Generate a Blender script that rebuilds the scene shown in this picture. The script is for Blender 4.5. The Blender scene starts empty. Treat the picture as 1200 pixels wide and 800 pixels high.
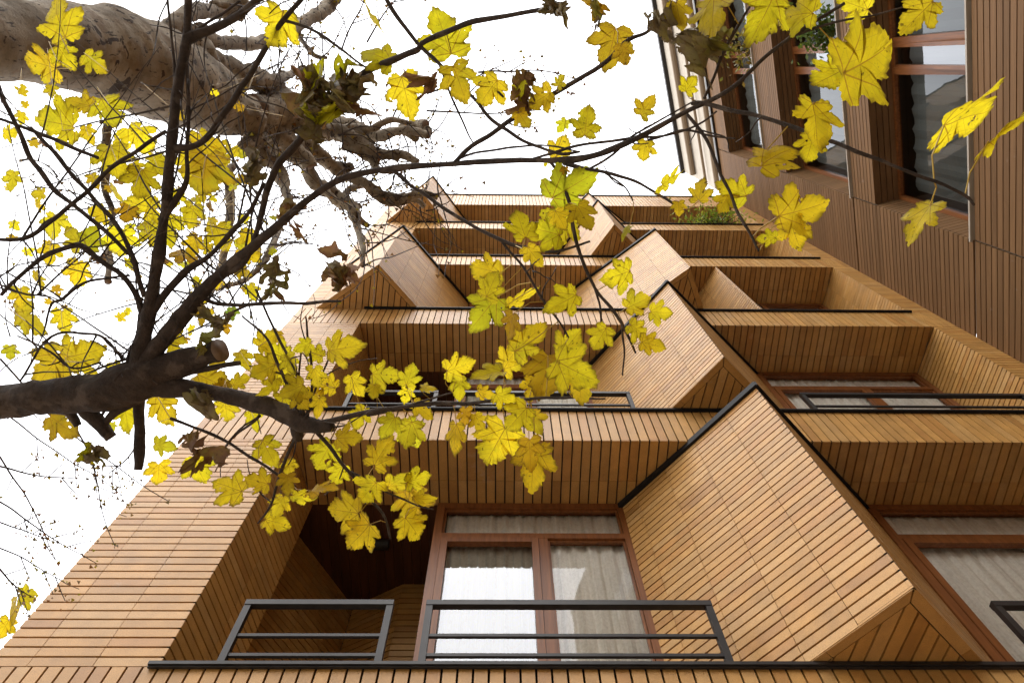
import bpy, math, random
from mathutils import Vector, Matrix, noise
random.seed(7)
sc = bpy.context.scene
C = sc.collection

# ------------------------------------------------------------------ camera
F = 800.0                                   # focal length for a 1200 px wide frame (24 mm)
PX, PY = 600.0, 400.0
def nrm(v): return Vector(v).normalized()
ZC = nrm(((593-PX)/F, (86-PY)/F, 1.0))       # zenith seen in camera space (right, down, forward)
cc = 0.0112
XC = nrm((1.0, (-7+800*cc)/314.0, cc)); XC = (XC - ZC*XC.dot(ZC)).normalized()
YC = ZC.cross(XC)
def w_dir(v): return Vector((v.dot(XC), v.dot(YC), v.dot(ZC)))
CAM = Vector((0, 0, 1.6))
cam_d = bpy.data.cameras.new('camera'); cam = bpy.data.objects.new('camera', cam_d); C.objects.link(cam)
r_, d_, f_ = w_dir(Vector((1,0,0))), w_dir(Vector((0,1,0))), w_dir(Vector((0,0,1)))
M = Matrix((( r_.x, -d_.x, -f_.x, CAM.x), (r_.y, -d_.y, -f_.y, CAM.y), (r_.z, -d_.z, -f_.z, CAM.z), (0,0,0,1)))
cam.matrix_world = M
cam_d.sensor_width = 36; cam_d.sensor_fit = 'HORIZONTAL'; cam_d.lens = 36*F/1200
cam_d.clip_start = 0.05; cam_d.clip_end = 3000
sc.camera = cam

def ray(x, y): return w_dir(Vector(((x-PX)/F, (y-PY)/F, 1.0)))
def at(x, y, z): return CAM + ray(x, y)*z                       # point at depth z
def onY(x, y, Y): r = ray(x, y); return CAM + r*(Y/r.y)
def onZ(x, y, Z): r = ray(x, y); return CAM + r*((Z-CAM.z)/r.z)
def onP(x, y, p0, n): r = ray(x, y); return CAM + r*((p0-CAM).dot(n)/r.dot(n))

# ------------------------------------------------------------------ world, sun, exposure
SUN_EL, SUN_AZ = math.radians(52), math.radians(215)
wd = bpy.data.worlds.new('World'); sc.world = wd; wd.use_nodes = True
nt = wd.node_tree; nt.nodes.clear()
o = nt.nodes.new('ShaderNodeOutputWorld'); bg = nt.nodes.new('ShaderNodeBackground')
sky = nt.nodes.new('ShaderNodeTexSky'); sky.sky_type = 'NISHITA'; sky.sun_disc = False
sky.sun_elevation = SUN_EL; sky.sun_rotation = SUN_AZ; sky.dust_density = 3.0
hs = nt.nodes.new('ShaderNodeHueSaturation'); hs.inputs['Saturation'].default_value = 0.25
mx = nt.nodes.new('ShaderNodeMix'); mx.data_type = 'RGBA'; mx.inputs['Factor'].default_value = 0.85
nz = nt.nodes.new('ShaderNodeTexNoise'); nz.inputs['Scale'].default_value = 1.6; nz.inputs['Detail'].default_value = 4
rp = nt.nodes.new('ShaderNodeValToRGB')
rp.color_ramp.elements[0].color = (9.0, 9.1, 9.5, 1); rp.color_ramp.elements[1].color = (11.5, 11.5, 11.7, 1)
nt.links.new(sky.outputs[0], hs.inputs['Color']); nt.links.new(hs.outputs[0], mx.inputs['A'])
nt.links.new(nz.outputs['Fac'], rp.inputs[0]); nt.links.new(rp.outputs[0], mx.inputs['B'])
nt.links.new(mx.outputs['Result'], bg.inputs[0]); nt.links.new(bg.outputs[0], o.inputs[0])
bg.inputs[1].default_value = 0.15
sl = bpy.data.lights.new('sun', 'SUN'); sl.energy = 0.8; sl.angle = math.radians(60); sl.color = (1, 0.95, 0.88)
so = bpy.data.objects.new('sun', sl); C.objects.link(so)
sd = Vector((-0.10, -0.42, 0.80)).normalized()
so.rotation_euler = sd.to_track_quat('Z', 'Y').to_euler()
sky.sun_elevation = math.asin(sd.z); sky.sun_rotation = math.atan2(sd.x, sd.y)
vs = sc.view_settings; vs.view_transform = 'Standard'; vs.look = 'None'; vs.exposure = 1.2; vs.gamma = 1
vs.use_curve_mapping = False
sc.render.engine = 'CYCLES'
sc.cycles.max_bounces = 8; sc.cycles.transparent_max_bounces = 16

# ------------------------------------------------------------------ materials
def mat(name):
    m = bpy.data.materials.new(name); m.use_nodes = True
    n = m.node_tree; return m, n, n.nodes['Principled BSDF']
def N(n, t, **kw):
    x = n.nodes.new(t)
    for k, v in kw.items():
        if k in x.inputs: x.inputs[k].default_value = v
        else: setattr(x, k, v)
    return x
def mixrgb(n, fac, a, b, blend='MIX'):
    m = n.nodes.new('ShaderNodeMix'); m.data_type = 'RGBA'; m.blend_type = blend
    for s, v in (('Factor', fac), ('A', a), ('B', b)):
        if hasattr(v, 'links'): n.links.new(v, m.inputs[s])
        else: m.inputs[s].default_value = v if s == 'Factor' else (*v, 1) if len(v) == 3 else v
    return m.outputs['Result']
def ramp(n, src, p0, c0, p1, c1):
    r = n.nodes.new('ShaderNodeValToRGB'); e = r.color_ramp.elements
    e[0].position = p0; e[0].color = (*c0, 1); e[1].position = p1; e[1].color = (*c1, 1)
    n.links.new(src, r.inputs[0]); return r.outputs[0]
def objco(n):
    return n.nodes.new('ShaderNodeTexCoord').outputs['Object']
def noise_tex(n, scale, detail=4, co=None, rough=0.5):
    t = N(n, 'ShaderNodeTexNoise', Scale=scale, Detail=detail, Roughness=rough)
    n.links.new(co if co else objco(n), t.inputs['Vector']); return t.outputs['Fac']
def bump(n, b, src, strength, dist=0.01):
    x = N(n, 'ShaderNodeBump', Strength=strength, Distance=dist); n.links.new(src, x.inputs['Height'])
    n.links.new(x.outputs[0], b.inputs['Normal'])

def brick_mat(name, rough=0.5):
    m, n, b = mat(name)
    at_ = N(n, 'ShaderNodeAttribute', attribute_name='tint')
    sp = ramp(n, noise_tex(n, 260, 3), 0.30, (0.62, 0.58, 0.52), 0.52, (1.0, 1.0, 1.0))
    cl = ramp(n, noise_tex(n, 7, 5), 0.25, (0.82, 0.80, 0.78), 0.8, (1.12, 1.10, 1.08))
    c = mixrgb(n, 1.0, at_.outputs['Color'], sp, 'MULTIPLY'); c = mixrgb(n, 1.0, c, cl, 'MULTIPLY')
    fl = ramp(n, noise_tex(n, 420, 2), 0.68, (0, 0, 0), 0.74, (1, 1, 1)); c = mixrgb(n, fl, c, mixrgb(n, 0.45, c, (0.75, 0.62, 0.45)))
    dk = ramp(n, noise_tex(n, 1.1, 7, rough=0.75), 0.58, (1, 1, 1), 0.80, (0.70, 0.66, 0.62)); c = mixrgb(n, 1.0, c, dk, 'MULTIPLY')
    st = ramp(n, noise_tex(n, 2.3, 6, rough=0.7), 0.62, (0, 0, 0), 0.75, (1, 1, 1))
    c = mixrgb(n, st, c, mixrgb(n, 0.22, c, (0.6, 0.52, 0.43)))
    n.links.new(c, b.inputs['Base Color']); b.inputs['Roughness'].default_value = rough; b.inputs['Specular IOR Level'].default_value = 0.6
    bump(n, b, noise_tex(n, 180, 4), 0.25, 0.004)
    return m
BRICK = brick_mat('glazed_brick')
MORTAR, n, b = mat('dark_joint'); b.inputs['Base Color'].default_value = (0.028, 0.023, 0.019, 1); b.inputs['Roughness'].default_value = 0.9
METAL, n, b = mat('dark_steel')
n.links.new(ramp(n, noise_tex(n, 9, 5), 0.3, (0.014, 0.012, 0.011), 0.75, (0.032, 0.027, 0.025)), b.inputs['Base Color'])
b.inputs['Roughness'].default_value = 0.45; b.inputs['Specular IOR Level'].default_value = 0.35
CAPM, n, b = mat('black_coping'); b.inputs['Base Color'].default_value = (0.012, 0.011, 0.011, 1); b.inputs['Roughness'].default_value = 0.6; b.inputs['Specular IOR Level'].default_value = 0.2
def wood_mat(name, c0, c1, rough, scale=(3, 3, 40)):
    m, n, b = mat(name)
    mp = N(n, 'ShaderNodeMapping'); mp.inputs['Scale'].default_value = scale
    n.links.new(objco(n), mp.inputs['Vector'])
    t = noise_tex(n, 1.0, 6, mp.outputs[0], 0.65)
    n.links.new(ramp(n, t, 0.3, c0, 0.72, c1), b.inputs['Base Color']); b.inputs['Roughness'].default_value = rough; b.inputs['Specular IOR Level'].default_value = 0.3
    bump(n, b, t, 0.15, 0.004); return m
FRAME = wood_mat('stained_window_wood', (0.13, 0.043, 0.012), (0.26, 0.094, 0.026), 0.38, (30, 30, 2.0))
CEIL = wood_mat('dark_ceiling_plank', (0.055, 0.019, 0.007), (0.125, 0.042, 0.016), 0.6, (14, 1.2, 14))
BOARD, n, b = mat('brown_cladding_board')
at_ = N(n, 'ShaderNodeAttribute', attribute_name='tint')
mp = N(n, 'ShaderNodeMapping'); mp.inputs['Scale'].default_value = (5, 1.2, 90); n.links.new(objco(n), mp.inputs['Vector'])
g = ramp(n, noise_tex(n, 1.0, 6, mp.outputs[0], 0.6), 0.3, (0.72, 0.70, 0.68), 0.75, (1.12, 1.1, 1.08))
kn = ramp(n, noise_tex(n, 5.5, 2), 0.72, (0, 0, 0), 0.77, (1, 1, 1))
c = mixrgb(n, 1.0, at_.outputs['Color'], g, 'MULTIPLY'); c = mixrgb(n, kn, c, mixrgb(n, 0.35, c, (0.26, 0.19, 0.14)))
n.links.new(c, b.inputs['Base Color']); b.inputs['Roughness'].default_value = 0.65; b.inputs['Specular IOR Level'].default_value = 0.12
PLASTER, n, b = mat('plain_render')
n.links.new(ramp(n, noise_tex(n, 3, 6), 0.3, (0.22, 0.17, 0.12), 0.8, (0.30, 0.24, 0.18)), b.inputs['Base Color']); b.inputs['Roughness'].default_value = 0.9
CREAM, n, b = mat('cream_render')
n.links.new(ramp(n, noise_tex(n, 4, 6), 0.3, (0.40, 0.35, 0.28), 0.8, (0.50, 0.44, 0.36)), b.inputs['Base Color']); b.inputs['Roughness'].default_value = 0.85
TAN, n, b = mat('tan_paint'); b.inputs['Base Color'].default_value = (0.20, 0.14, 0.085, 1); b.inputs['Roughness'].default_value = 0.8
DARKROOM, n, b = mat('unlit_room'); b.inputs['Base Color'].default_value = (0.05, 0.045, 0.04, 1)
WHITE, n, b = mat('white_blind'); b.inputs['Base Color'].default_value = (0.30, 0.31, 0.30, 1); b.inputs['Roughness'].default_value = 0.7
def glass_mat(name, ior, tint):
    m, n, b = mat(name); n.nodes.remove(b)
    tr = N(n, 'ShaderNodeBsdfTransparent'); tr.inputs[0].default_value = tint
    gl = N(n, 'ShaderNodeBsdfGlossy'); gl.inputs['Roughness'].default_value = 0.015; gl.inputs[0].default_value = (0.92, 0.95, 1, 1)
    fr = N(n, 'ShaderNodeFresnel', IOR=ior); ms = N(n, 'ShaderNodeMixShader')
    wob = N(n, 'ShaderNodeBump', Strength=0.08, Distance=0.02); n.links.new(noise_tex(n, 2.2, 2), wob.inputs['Height'])
    n.links.new(wob.outputs[0], gl.inputs['Normal'])
    n.links.new(fr.outputs[0], ms.inputs[0]); n.links.new(tr.outputs[0], ms.inputs[1]); n.links.new(gl.outputs[0], ms.inputs[2])
    n.links.new(ms.outputs[0], n.nodes['Material Output'].inputs[0]); return m
GLASS = glass_mat('window_glass', 2.2, (0.98, 0.99, 0.97, 1)); CLEAR = glass_mat('clear_glass', 1.5, (1, 1, 1, 1)); SMOKED = glass_mat('tinted_glass', 1.45, (0.62, 0.64, 0.62, 1))
LACE, n, b = mat('lace_curtain')
mp = N(n, 'ShaderNodeMapping'); mp.inputs['Scale'].default_value = (24, 6, 0.5); n.links.new(objco(n), mp.inputs['Vector'])
lc = mixrgb(n, 0.4, ramp(n, noise_tex(n, 1, 3, mp.outputs[0]), 0.3, (0.66, 0.60, 0.49), 0.62, (0.97, 0.93, 0.83)),
            ramp(n, noise_tex(n, 38, 4), 0.42, (0.72, 0.67, 0.56), 0.56, (0.93, 0.88, 0.77)))
n.links.new(lc, b.inputs['Base Color']); b.inputs['Roughness'].default_value = 0.9
PAVE, n, b = mat('paving_slabs')
bt = N(n, 'ShaderNodeTexBrick', Scale=2.0); n.links.new(objco(n), bt.inputs['Vector'])
bt.inputs['Color1'].default_value = (0.36, 0.32, 0.27, 1); bt.inputs['Color2'].default_value = (0.42, 0.37, 0.31, 1); bt.inputs['Mortar'].default_value = (0.2, 0.18, 0.16, 1)
n.links.new(bt.outputs[0], b.inputs['Base Color']); b.inputs['Roughness'].default_value = 0.9
ROAD, n, b = mat('asphalt')
n.links.new(ramp(n, noise_tex(n, 60, 4), 0.3, (0.04, 0.04, 0.042), 0.8, (0.07, 0.07, 0.07)), b.inputs['Base Color']); b.inputs['Roughness'].default_value = 0.9
EARTH, n, b = mat('ground_earth')
n.links.new(ramp(n, noise_tex(n, 0.4, 6), 0.3, (0.21, 0.19, 0.16), 0.8, (0.28, 0.255, 0.22)), b.inputs['Base Color']); b.inputs['Roughness'].default_value = 0.95
def bark_mat(name, c0, c1, c2, sc1, sc2, bs):
    m, n, b = mat(name)
    c = ramp(n, noise_tex(n, sc1, 6, rough=0.7), 0.32, c0, 0.68, c1)
    v = ramp(n, noise_tex(n, sc2, 4), 0.56, (0, 0, 0), 0.64, (1, 1, 1))
    c = mixrgb(n, v, c, c2)
    n.links.new(c, b.inputs['Base Color']); b.inputs['Roughness'].default_value = 0.9
    bump(n, b, noise_tex(n, sc1*2.5, 8, rough=0.7), bs, 0.02); return m
BARK = bark_mat('dark_maple_bark', (0.024, 0.015, 0.010), (0.075, 0.049, 0.034), (0.105, 0.074, 0.054), 22, 14, 0.8)
PBARK = bark_mat('pale_plane_bark', (0.075, 0.048, 0.028), (0.32, 0.24, 0.16), (0.045, 0.026, 0.015), 5, 9, 0.9)
PBARK, n, b = mat('pale_plane_bark')
c = ramp(n, noise_tex(n, 3.2, 8, rough=0.65), 0.34, (0.13, 0.097, 0.060), 0.66, (0.40, 0.33, 0.235))
c = mixrgb(n, ramp(n, noise_tex(n, 7.5, 5, rough=0.6), 0.55, (0, 0, 0), 0.60, (1, 1, 1)), c, (0.24, 0.175, 0.11))
mp = N(n, 'ShaderNodeMapping'); mp.inputs['Scale'].default_value = (34, 34, 9); n.links.new(objco(n), mp.inputs['Vector'])
c = mixrgb(n, ramp(n, noise_tex(n, 1.0, 4, mp.outputs[0], 0.6), 0.60, (0, 0, 0), 0.66, (1, 1, 1)), c, (0.035, 0.022, 0.014))
vt = N(n, 'ShaderNodeTexNoise', Scale=9.0, Detail=5.0, Distortion=0.9); n.links.new(objco(n), vt.inputs['Vector'])
c = mixrgb(n, ramp(n, vt.outputs['Fac'], 0.615, (0, 0, 0), 0.63, (1, 1, 1)), c, (0.05, 0.03, 0.018))
n.links.new(c, b.inputs['Base Color']); b.inputs['Roughness'].default_value = 0.9
bump(n, b, noise_tex(n, 16, 9, rough=0.75), 0.9, 0.03)
CUT, n, b = mat('cut_wood'); n.links.new(ramp(n, noise_tex(n, 30, 4), 0.3, (0.12, 0.07, 0.045), 0.8, (0.30, 0.20, 0.13)), b.inputs['Base Color'])
def leaf_mat(name, veins=True, trans=0.55):
    m, n, b = mat(name)
    col = N(n, 'ShaderNodeAttribute', attribute_name='tint').outputs['Color']
    ring = N(n, 'ShaderNodeAttribute', attribute_name='ring').outputs['Fac']
    uv = N(n, 'ShaderNodeUVMap'); sx = N(n, 'ShaderNodeSeparateXYZ'); n.links.new(uv.outputs[0], sx.inputs[0])
    def mth(op, a, c=None, clamp=False):
        x = n.nodes.new('ShaderNodeMath'); x.operation = op; x.use_clamp = clamp
        for i, v in enumerate((a, c)):
            if v is None: continue
            if hasattr(v, 'links'): n.links.new(v, x.inputs[i])
            else: x.inputs[i].default_value = v
        return x.outputs[0]
    blot = noise_tex(n, 22, 5, rough=0.6); grn = ramp(n, noise_tex(n, 6, 3), 0.56, (0, 0, 0), 0.72, (1, 1, 1)); col = mixrgb(n, grn, col, mixrgb(n, 0.5, col, (0.40, 0.46, 0.02)))
    c = mixrgb(n, ramp(n, blot, 0.42, (0, 0, 0), 0.75, (1, 1, 1)), col, mixrgb(n, 0.45, col, (0.36, 0.30, 0.015)))
    if veins:
        best = None; sec = None
        for a in (90, 52, 128, 2, 178):
            tx, ty = math.cos(math.radians(a)), math.sin(math.radians(a))
            al = mth('ADD', mth('MULTIPLY', sx.outputs[0], tx), mth('MULTIPLY', sx.outputs[1], ty))
            cr = mth('ABSOLUTE', mth('SUBTRACT', mth('MULTIPLY', sx.outputs[0], ty), mth('MULTIPLY', sx.outputs[1], tx)))
            wdt = mth('MULTIPLY_ADD', al, -0.008); n.nodes[-1].inputs[2].default_value = 0.011
            v = mth('MULTIPLY', mth('LESS_THAN', cr, wdt), mth('GREATER_THAN', al, 0.0))
            best = v if best is None else mth('MAXIMUM', best, v)
            fr_ = mth('FRACT', mth('MULTIPLY', mth('SUBTRACT', al, cr), 7.5))
            s_ = mth('MULTIPLY', mth('LESS_THAN', fr_, 0.085), mth('MULTIPLY', mth('LESS_THAN', cr, mth('MULTIPLY', al, 0.42)), mth('GREATER_THAN', al, 0.05)))
            sec = s_ if sec is None else mth('MAXIMUM', sec, s_)
        c = mixrgb(n, mth('MULTIPLY', sec, 0.38), c, (0.36, 0.24, 0.03))
        c = mixrgb(n, mth('MULTIPLY', best, 0.75), c, (0.34, 0.17, 0.02))
    spots = ramp(n, noise_tex(n, 65, 3), 0.66, (0, 0, 0), 0.71, (1, 1, 1))
    c = mixrgb(n, mth('MULTIPLY', spots, 0.75), c, (0.09, 0.05, 0.012))
    e = mth('MULTIPLY', mth('SUBTRACT', ring, 0.80), 5.0, True)
    e = mth('MULTIPLY', e, ramp(n, noise_tex(n, 30, 3), 0.38, (0, 0, 0), 0.56, (1, 1, 1)))
    c = mixrgb(n, mth('MULTIPLY', e, 0.85), c, (0.11, 0.06, 0.015))
    n.links.new(c, b.inputs['Base Color']); b.inputs['Roughness'].default_value = 0.55
    b.inputs['Specular IOR Level'].default_value = 0.25
    t = N(n, 'ShaderNodeBsdfTranslucent'); n.links.new(c, t.inputs[0])
    ms = N(n, 'ShaderNodeMixShader'); ms.inputs[0].default_value = trans
    n.links.new(b.outputs[0], ms.inputs[1]); n.links.new(t.outputs[0], ms.inputs[2])
    hl = ramp(n, noise_tex(n, 34, 2), 0.725, (0, 0, 0), 0.73, (1, 1, 1)); th = N(n, 'ShaderNodeBsdfTransparent'); m2 = N(n, 'ShaderNodeMixShader')
    n.links.new(hl, m2.inputs[0]); n.links.new(ms.outputs[0], m2.inputs[1]); n.links.new(th.outputs[0], m2.inputs[2])
    n.links.new(m2.outputs[0], n.nodes['Material Output'].inputs[0])
    bump(n, b, noise_tex(n, 40, 4), 0.25, 0.004)
    return m
LEAF = leaf_mat('maple_leaf', True, 0.64); DRY = leaf_mat('withered_leaf', False, 0.25); GREEN = leaf_mat('shrub_leaf', False, 0.4)
STEM, n, b = mat('leaf_stalk'); b.inputs['Base Color'].default_value = (0.42, 0.27, 0.03, 1); b.inputs['Roughness'].default_value = 0.6

# ------------------------------------------------------------------ mesh helpers
class MB:
    def __init__(s): s.v = []; s.f = []; s.mi = []; s.col = []; s.ring = []; s.uv = []
    def face(s, pts, mi=0, col=(1, 1, 1), ring=None, uv=None):
        i = len(s.v); s.v += [tuple(p) for p in pts]; s.f.append(tuple(range(i, i+len(pts)))); s.mi.append(mi); s.col.append(col)
    def box(s, c, ax, ay, az, mi=0, col=(1, 1, 1)):
        c, ax, ay, az = Vector(c), Vector(ax), Vector(ay), Vector(az)
        P = [c+ax*i+ay*j+az*k for k in (-1, 1) for j in (-1, 1) for i in (-1, 1)]
        b = len(s.v); s.v += [tuple(p) for p in P]
        for q in ((0,2,3,1), (4,5,7,6), (0,1,5,4), (2,6,7,3), (0,4,6,2), (1,3,7,5)):
            s.f.append(tuple(b+i for i in q)); s.mi.append(mi); s.col.append(col)
    def abox(s, x0, x1, y0, y1, z0, z1, mi=0, col=(1, 1, 1)):
        s.box(((x0+x1)/2, (y0+y1)/2, (z0+z1)/2), ((x1-x0)/2, 0, 0), (0, (y1-y0)/2, 0), (0, 0, (z1-z0)/2), mi, col)
    def bar(s, p, q, w, h, up=(0, 0, 1), mi=0, col=(1, 1, 1)):
        p, q = Vector(p), Vector(q); d = (q-p); L = d.length; d.normalize()
        side = d.cross(Vector(up))
        if side.length < 1e-4: side = d.cross(Vector((1, 0, 0)))
        side.normalize(); u = side.cross(d)
        s.box((p+q)/2, d*(L/2), side*(w/2), u*(h/2), mi, col)
    def tube(s, pts, rad, seg=8, mi=0, rough=0.0, cap_mi=None, freq=6.0):
        rings = []; prev = None
        for i, p in enumerate(pts):
            a = pts[max(0, i-1)]; b_ = pts[min(len(pts)-1, i+1)]; d = (b_-a)
            if d.length < 1e-9: d = Vector((0, 0, 1))
            d.normalize()
            if prev is None:
                prev = d.cross(Vector((0.3, 0.9, 0.2)));
                if prev.length < 1e-3: prev = d.cross(Vector((1, 0, 0)))
            sd_ = (prev - d*prev.dot(d)).normalized(); prev = sd_; ud = d.cross(sd_)
            b0 = len(s.v)
            for k in range(seg):
                an = 2*math.pi*k/seg; r = rad[i]
                q = p + (sd_*math.cos(an)+ud*math.sin(an))*r
                if rough:
                    q += (q-p)*(rough*(noise.noise(q*freq)+0.5*noise.noise(q*freq*2.7)+0.3*noise.noise(q*freq*7.0)))
                s.v.append(tuple(q))
            rings.append(b0)
        for a, b_ in zip(rings, rings[1:]):
            for k in range(seg):
                s.f.append((a+k, a+(k+1) % seg, b_+(k+1) % seg, b_+k)); s.mi.append(mi); s.col.append((1, 1, 1))
        for b0, rev in ((rings[0], True), (rings[-1], False)):
            fc = list(range(b0, b0+seg))
            s.f.append(tuple(fc[::-1] if rev else fc)); s.mi.append(mi if cap_mi is None else cap_mi); s.col.append((1, 1, 1))
    def build(s, name, mats, parent=None, smooth=False, origin=None):
        me = bpy.data.meshes.new(name)
        og = Vector(origin) if origin is not None else Vector((0, 0, 0))
        me.from_pydata([(v[0]-og.x, v[1]-og.y, v[2]-og.z) for v in s.v] if origin is not None else s.v, [], s.f)
        for m in (mats if isinstance(mats, (list, tuple)) else [mats]): me.materials.append(m)
        me.polygons.foreach_set('material_index', s.mi)
        if any(c != (1, 1, 1) for c in s.col):
            ca = me.color_attributes.new('tint', 'FLOAT_COLOR', 'CORNER'); buf = []
            for p, c in zip(me.polygons, s.col): buf += [*c, 1.0]*p.loop_total
            ca.data.foreach_set('color', buf)
        if s.ring and len(s.ring) == len(s.v):
            ra = me.attributes.new('ring', 'FLOAT', 'POINT'); ra.data.foreach_set('value', s.ring)
            ul = me.uv_layers.new(name='UVMap'); buf = [0.0]*(2*len(me.loops))
            for l in me.loops: buf[2*l.index], buf[2*l.index+1] = s.uv[l.vertex_index]
            ul.data.foreach_set('uv', buf)
        if smooth: me.polygons.foreach_set('use_smooth', [True]*len(me.polygons))
        me.update()
        o = bpy.data.objects.new(name, me); C.objects.link(o)
        if origin is not None: o.location = og
        if parent:
            o.parent = parent
            o.location = og - wloc(parent)
        return o
def wloc(o):
    v = Vector((0, 0, 0))
    while o: v += Vector(o.location); o = o.parent
    return v
def thing(name, label, cat, loc=(0, 0, 0), group=None):
    o = bpy.data.objects.new(name, None); C.objects.link(o); o.location = loc; o.empty_display_size = 0.3
    o['label'] = label; o['category'] = cat
    if group: o['group'] = group
    return o
def struct(o): o['kind'] = 'structure'; return o

# ------------------------------------------------------------------ ground
mb = MB(); mb.face([(-900, -900, 0), (900, -900, 0), (900, 900, 0), (-900, 900, 0)]); struct(mb.build('ground', EARTH))
mb = MB(); mb.abox(-40, 40, -9.5, -3.2, 0.002, 0.006); struct(mb.build('road', ROAD))
mb = MB(); mb.abox(-40, 40, -3.2, 3.0, 0.002, 0.13); struct(mb.build('pavement', PAVE))

# ------------------------------------------------------------------ brick building
YF, YW = 3.18, 3.90
S = ZC.dot(Vector((0,0,1)))  # unused
def zpx(y, Y=YF): return onY(600, y, Y).z
LED = [zpx(781), zpx(481), zpx(363), zpx(300.5), zpx(261.5), zpx(229)]       # five ledges and the roof edge
FAS = 0.60
FASR = [0.60, 0.60, 0.60, 0.60, 0.60, 1.50]      # the roof parapet is taller
X0, X1 = onY(176, 560, YF).x, onY(1200, 426, YF).x
XO0, XO1 = onY(245, 679, YF).x, onY(1099.5, 386, YF).x
XI0, XI1 = XO0+0.13, XO1-0.07
print('LED', [round(z, 2) for z in LED], 'X', X0, X1, XO0, XO1)
PB, LB = 0.0733, 0.376        # brick pitch and length
PS, LS = 0.090, 0.44          # soldier pitch and length
rng = random.Random(3)
def brick_col(dark=1.0):
    r = rng.random(); a = 0.88+0.22*rng.random()
    base = Vector((0.51, 0.272, 0.070))
    if r < 0.15: base = Vector((0.46, 0.226, 0.052))
    elif r > 0.82: base = Vector((0.55, 0.312, 0.098))
    return tuple(base*a*dark)
def clip(poly, a, b, c):       # keep a*x+b*y <= c
    out = []
    for i, p in enumerate(poly):
        q = poly[(i+1) % len(poly)]; dp = a*p[0]+b*p[1]-c; dq = a*q[0]+b*q[1]-c
        if dp <= 0: out.append(p)
        if dp*dq < 0:
            t = dp/(dp-dq); out.append((p[0]+(q[0]-p[0])*t, p[1]+(q[1]-p[1])*t))
    return out
def area(p): return 0.5*sum(p[i][0]*p[(i+1) % len(p)][1]-p[(i+1) % len(p)][0]*p[i][1] for i in range(len(p)))
def panel(mb, pts, u, nrm_, L, P, gap=0.0135, hair=0.0036, dep=0.020, u0=0.0, v0=0.0, origin=None, jit=0.0006, dark=1.0):
    """brick facing on a convex planar polygon; u = along the bricks, nrm_ = outward normal"""
    u = Vector(u).normalized(); nn = Vector(nrm_).normalized(); v = nn.cross(u).normalized()
    og = Vector(origin) if origin is not None else Vector(pts[0])
    pts = [Vector(p) for p in pts]
    poly = [((p-og).dot(u), (p-og).dot(v)) for p in pts]
    if area(poly) < 0: poly = poly[::-1]
    # shrink slightly so that side faces never share the neighbour's plane
    sh = poly
    for i in range(len(poly)):
        p, q = poly[i], poly[(i+1) % len(poly)]
        ex, ey = q[0]-p[0], q[1]-p[1]; l = math.hypot(ex, ey)
        if l < 1e-6: continue
        nx, ny = ey/l, -ex/l
        sh = clip(sh, nx, ny, nx*p[0]+ny*p[1]-(0.002 if gap else 0.005))
    W = lambda a, b_, c_: og+u*a+v*b_+nn*c_
    mb.face([W(a, b_, -dep) for a, b_ in poly], 1, (0.9, 0.9, 0.9))
    us = [p[0] for p in sh]; vs_ = [p[1] for p in sh]
    i0, i1 = math.floor((min(us)-u0)/L), math.floor((max(us)-u0)/L)
    j0, j1 = math.floor((min(vs_)-v0)/P), math.floor((max(vs_)-v0)/P)
    for j in range(j0, j1+1):
        b0, b1 = v0+j*P+gap/2, v0+(j+1)*P-gap/2
        row = clip(clip(sh, 0, -1, -b0), 0, 1, b1)
        if len(row) < 3: continue
        for i in range(i0, i1+1):
            a0, a1 = u0+i*L+hair/2, u0+(i+1)*L-hair/2
            c_ = clip(clip(row, -1, 0, -a0), 1, 0, a1)
            if len(c_) < 3 or abs(area(c_)) < 2e-5: continue
            h = rng.uniform(-jit, 0)*2; col = brick_col(dark)
            tp = [W(a, b_, h) for a, b_ in c_]; bt_ = [W(a, b_, -dep) for a, b_ in c_]
            b = len(mb.v); k = len(c_); mb.v += [tuple(p) for p in tp+bt_]
            mb.f.append(tuple(range(b, b+k))); mb.mi.append(0); mb.col.append(col)
            for e in range(k):
                mb.f.append((b+e, b+k+e, b+k+(e+1) % k, b+(e+1) % k)); mb.mi.append(0); mb.col.append(col)
BM = [BRICK, MORTAR]
bb = thing('brick_building', 'tall apartment building of yellow-tan long bricks with projecting triangular bays and black metal ledges', 'building', ((X0+X1)/2, YF, 0))
ZG = 0.0
# piers at both ends of every storey and the ground storey
ROOFZ = LED[5]
levels = [(LED[i]-0.002, LED[i+1]-FASR[i+1]) for i in range(5)]
for (z0, z1) in levels:
    mb = MB()
    panel(mb, [(X0, YF, z0), (XO0, YF, z0), (XO0, YF, z1), (X0, YF, z1)], (1, 0, 0), (0, -1, 0), LB, PB, origin=(XO0, YF, z0))
    panel(mb, [(XO0, YF, z0), (XI0, YW, z0), (XI0, YW, z1), (XO0, YF, z1)], (XI0-XO0, YW-YF, 0), (YW-YF, XO0-XI0, 0), LB, PB, origin=(XO0, YF, z0))
    mb.build('pier', BM, bb)
    mb = MB()
    panel(mb, [(XO1, YF, z0), (X1, YF, z0), (X1, YF, z1), (XO1, YF, z1)], (1, 0, 0), (0, -1, 0), LB, PB, origin=(XO1, YF, z0))
    panel(mb, [(XO1, YF, z0), (XI1, YW, z0), (XI1, YW, z1), (XO1, YF, z1)], (XI1-XO1, YW-YF, 0), (-(YW-YF), XI1-XO1, 0), LB, PB, origin=(XO1, YF, z0))
    mb.build('pier', BM, bb)
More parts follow.
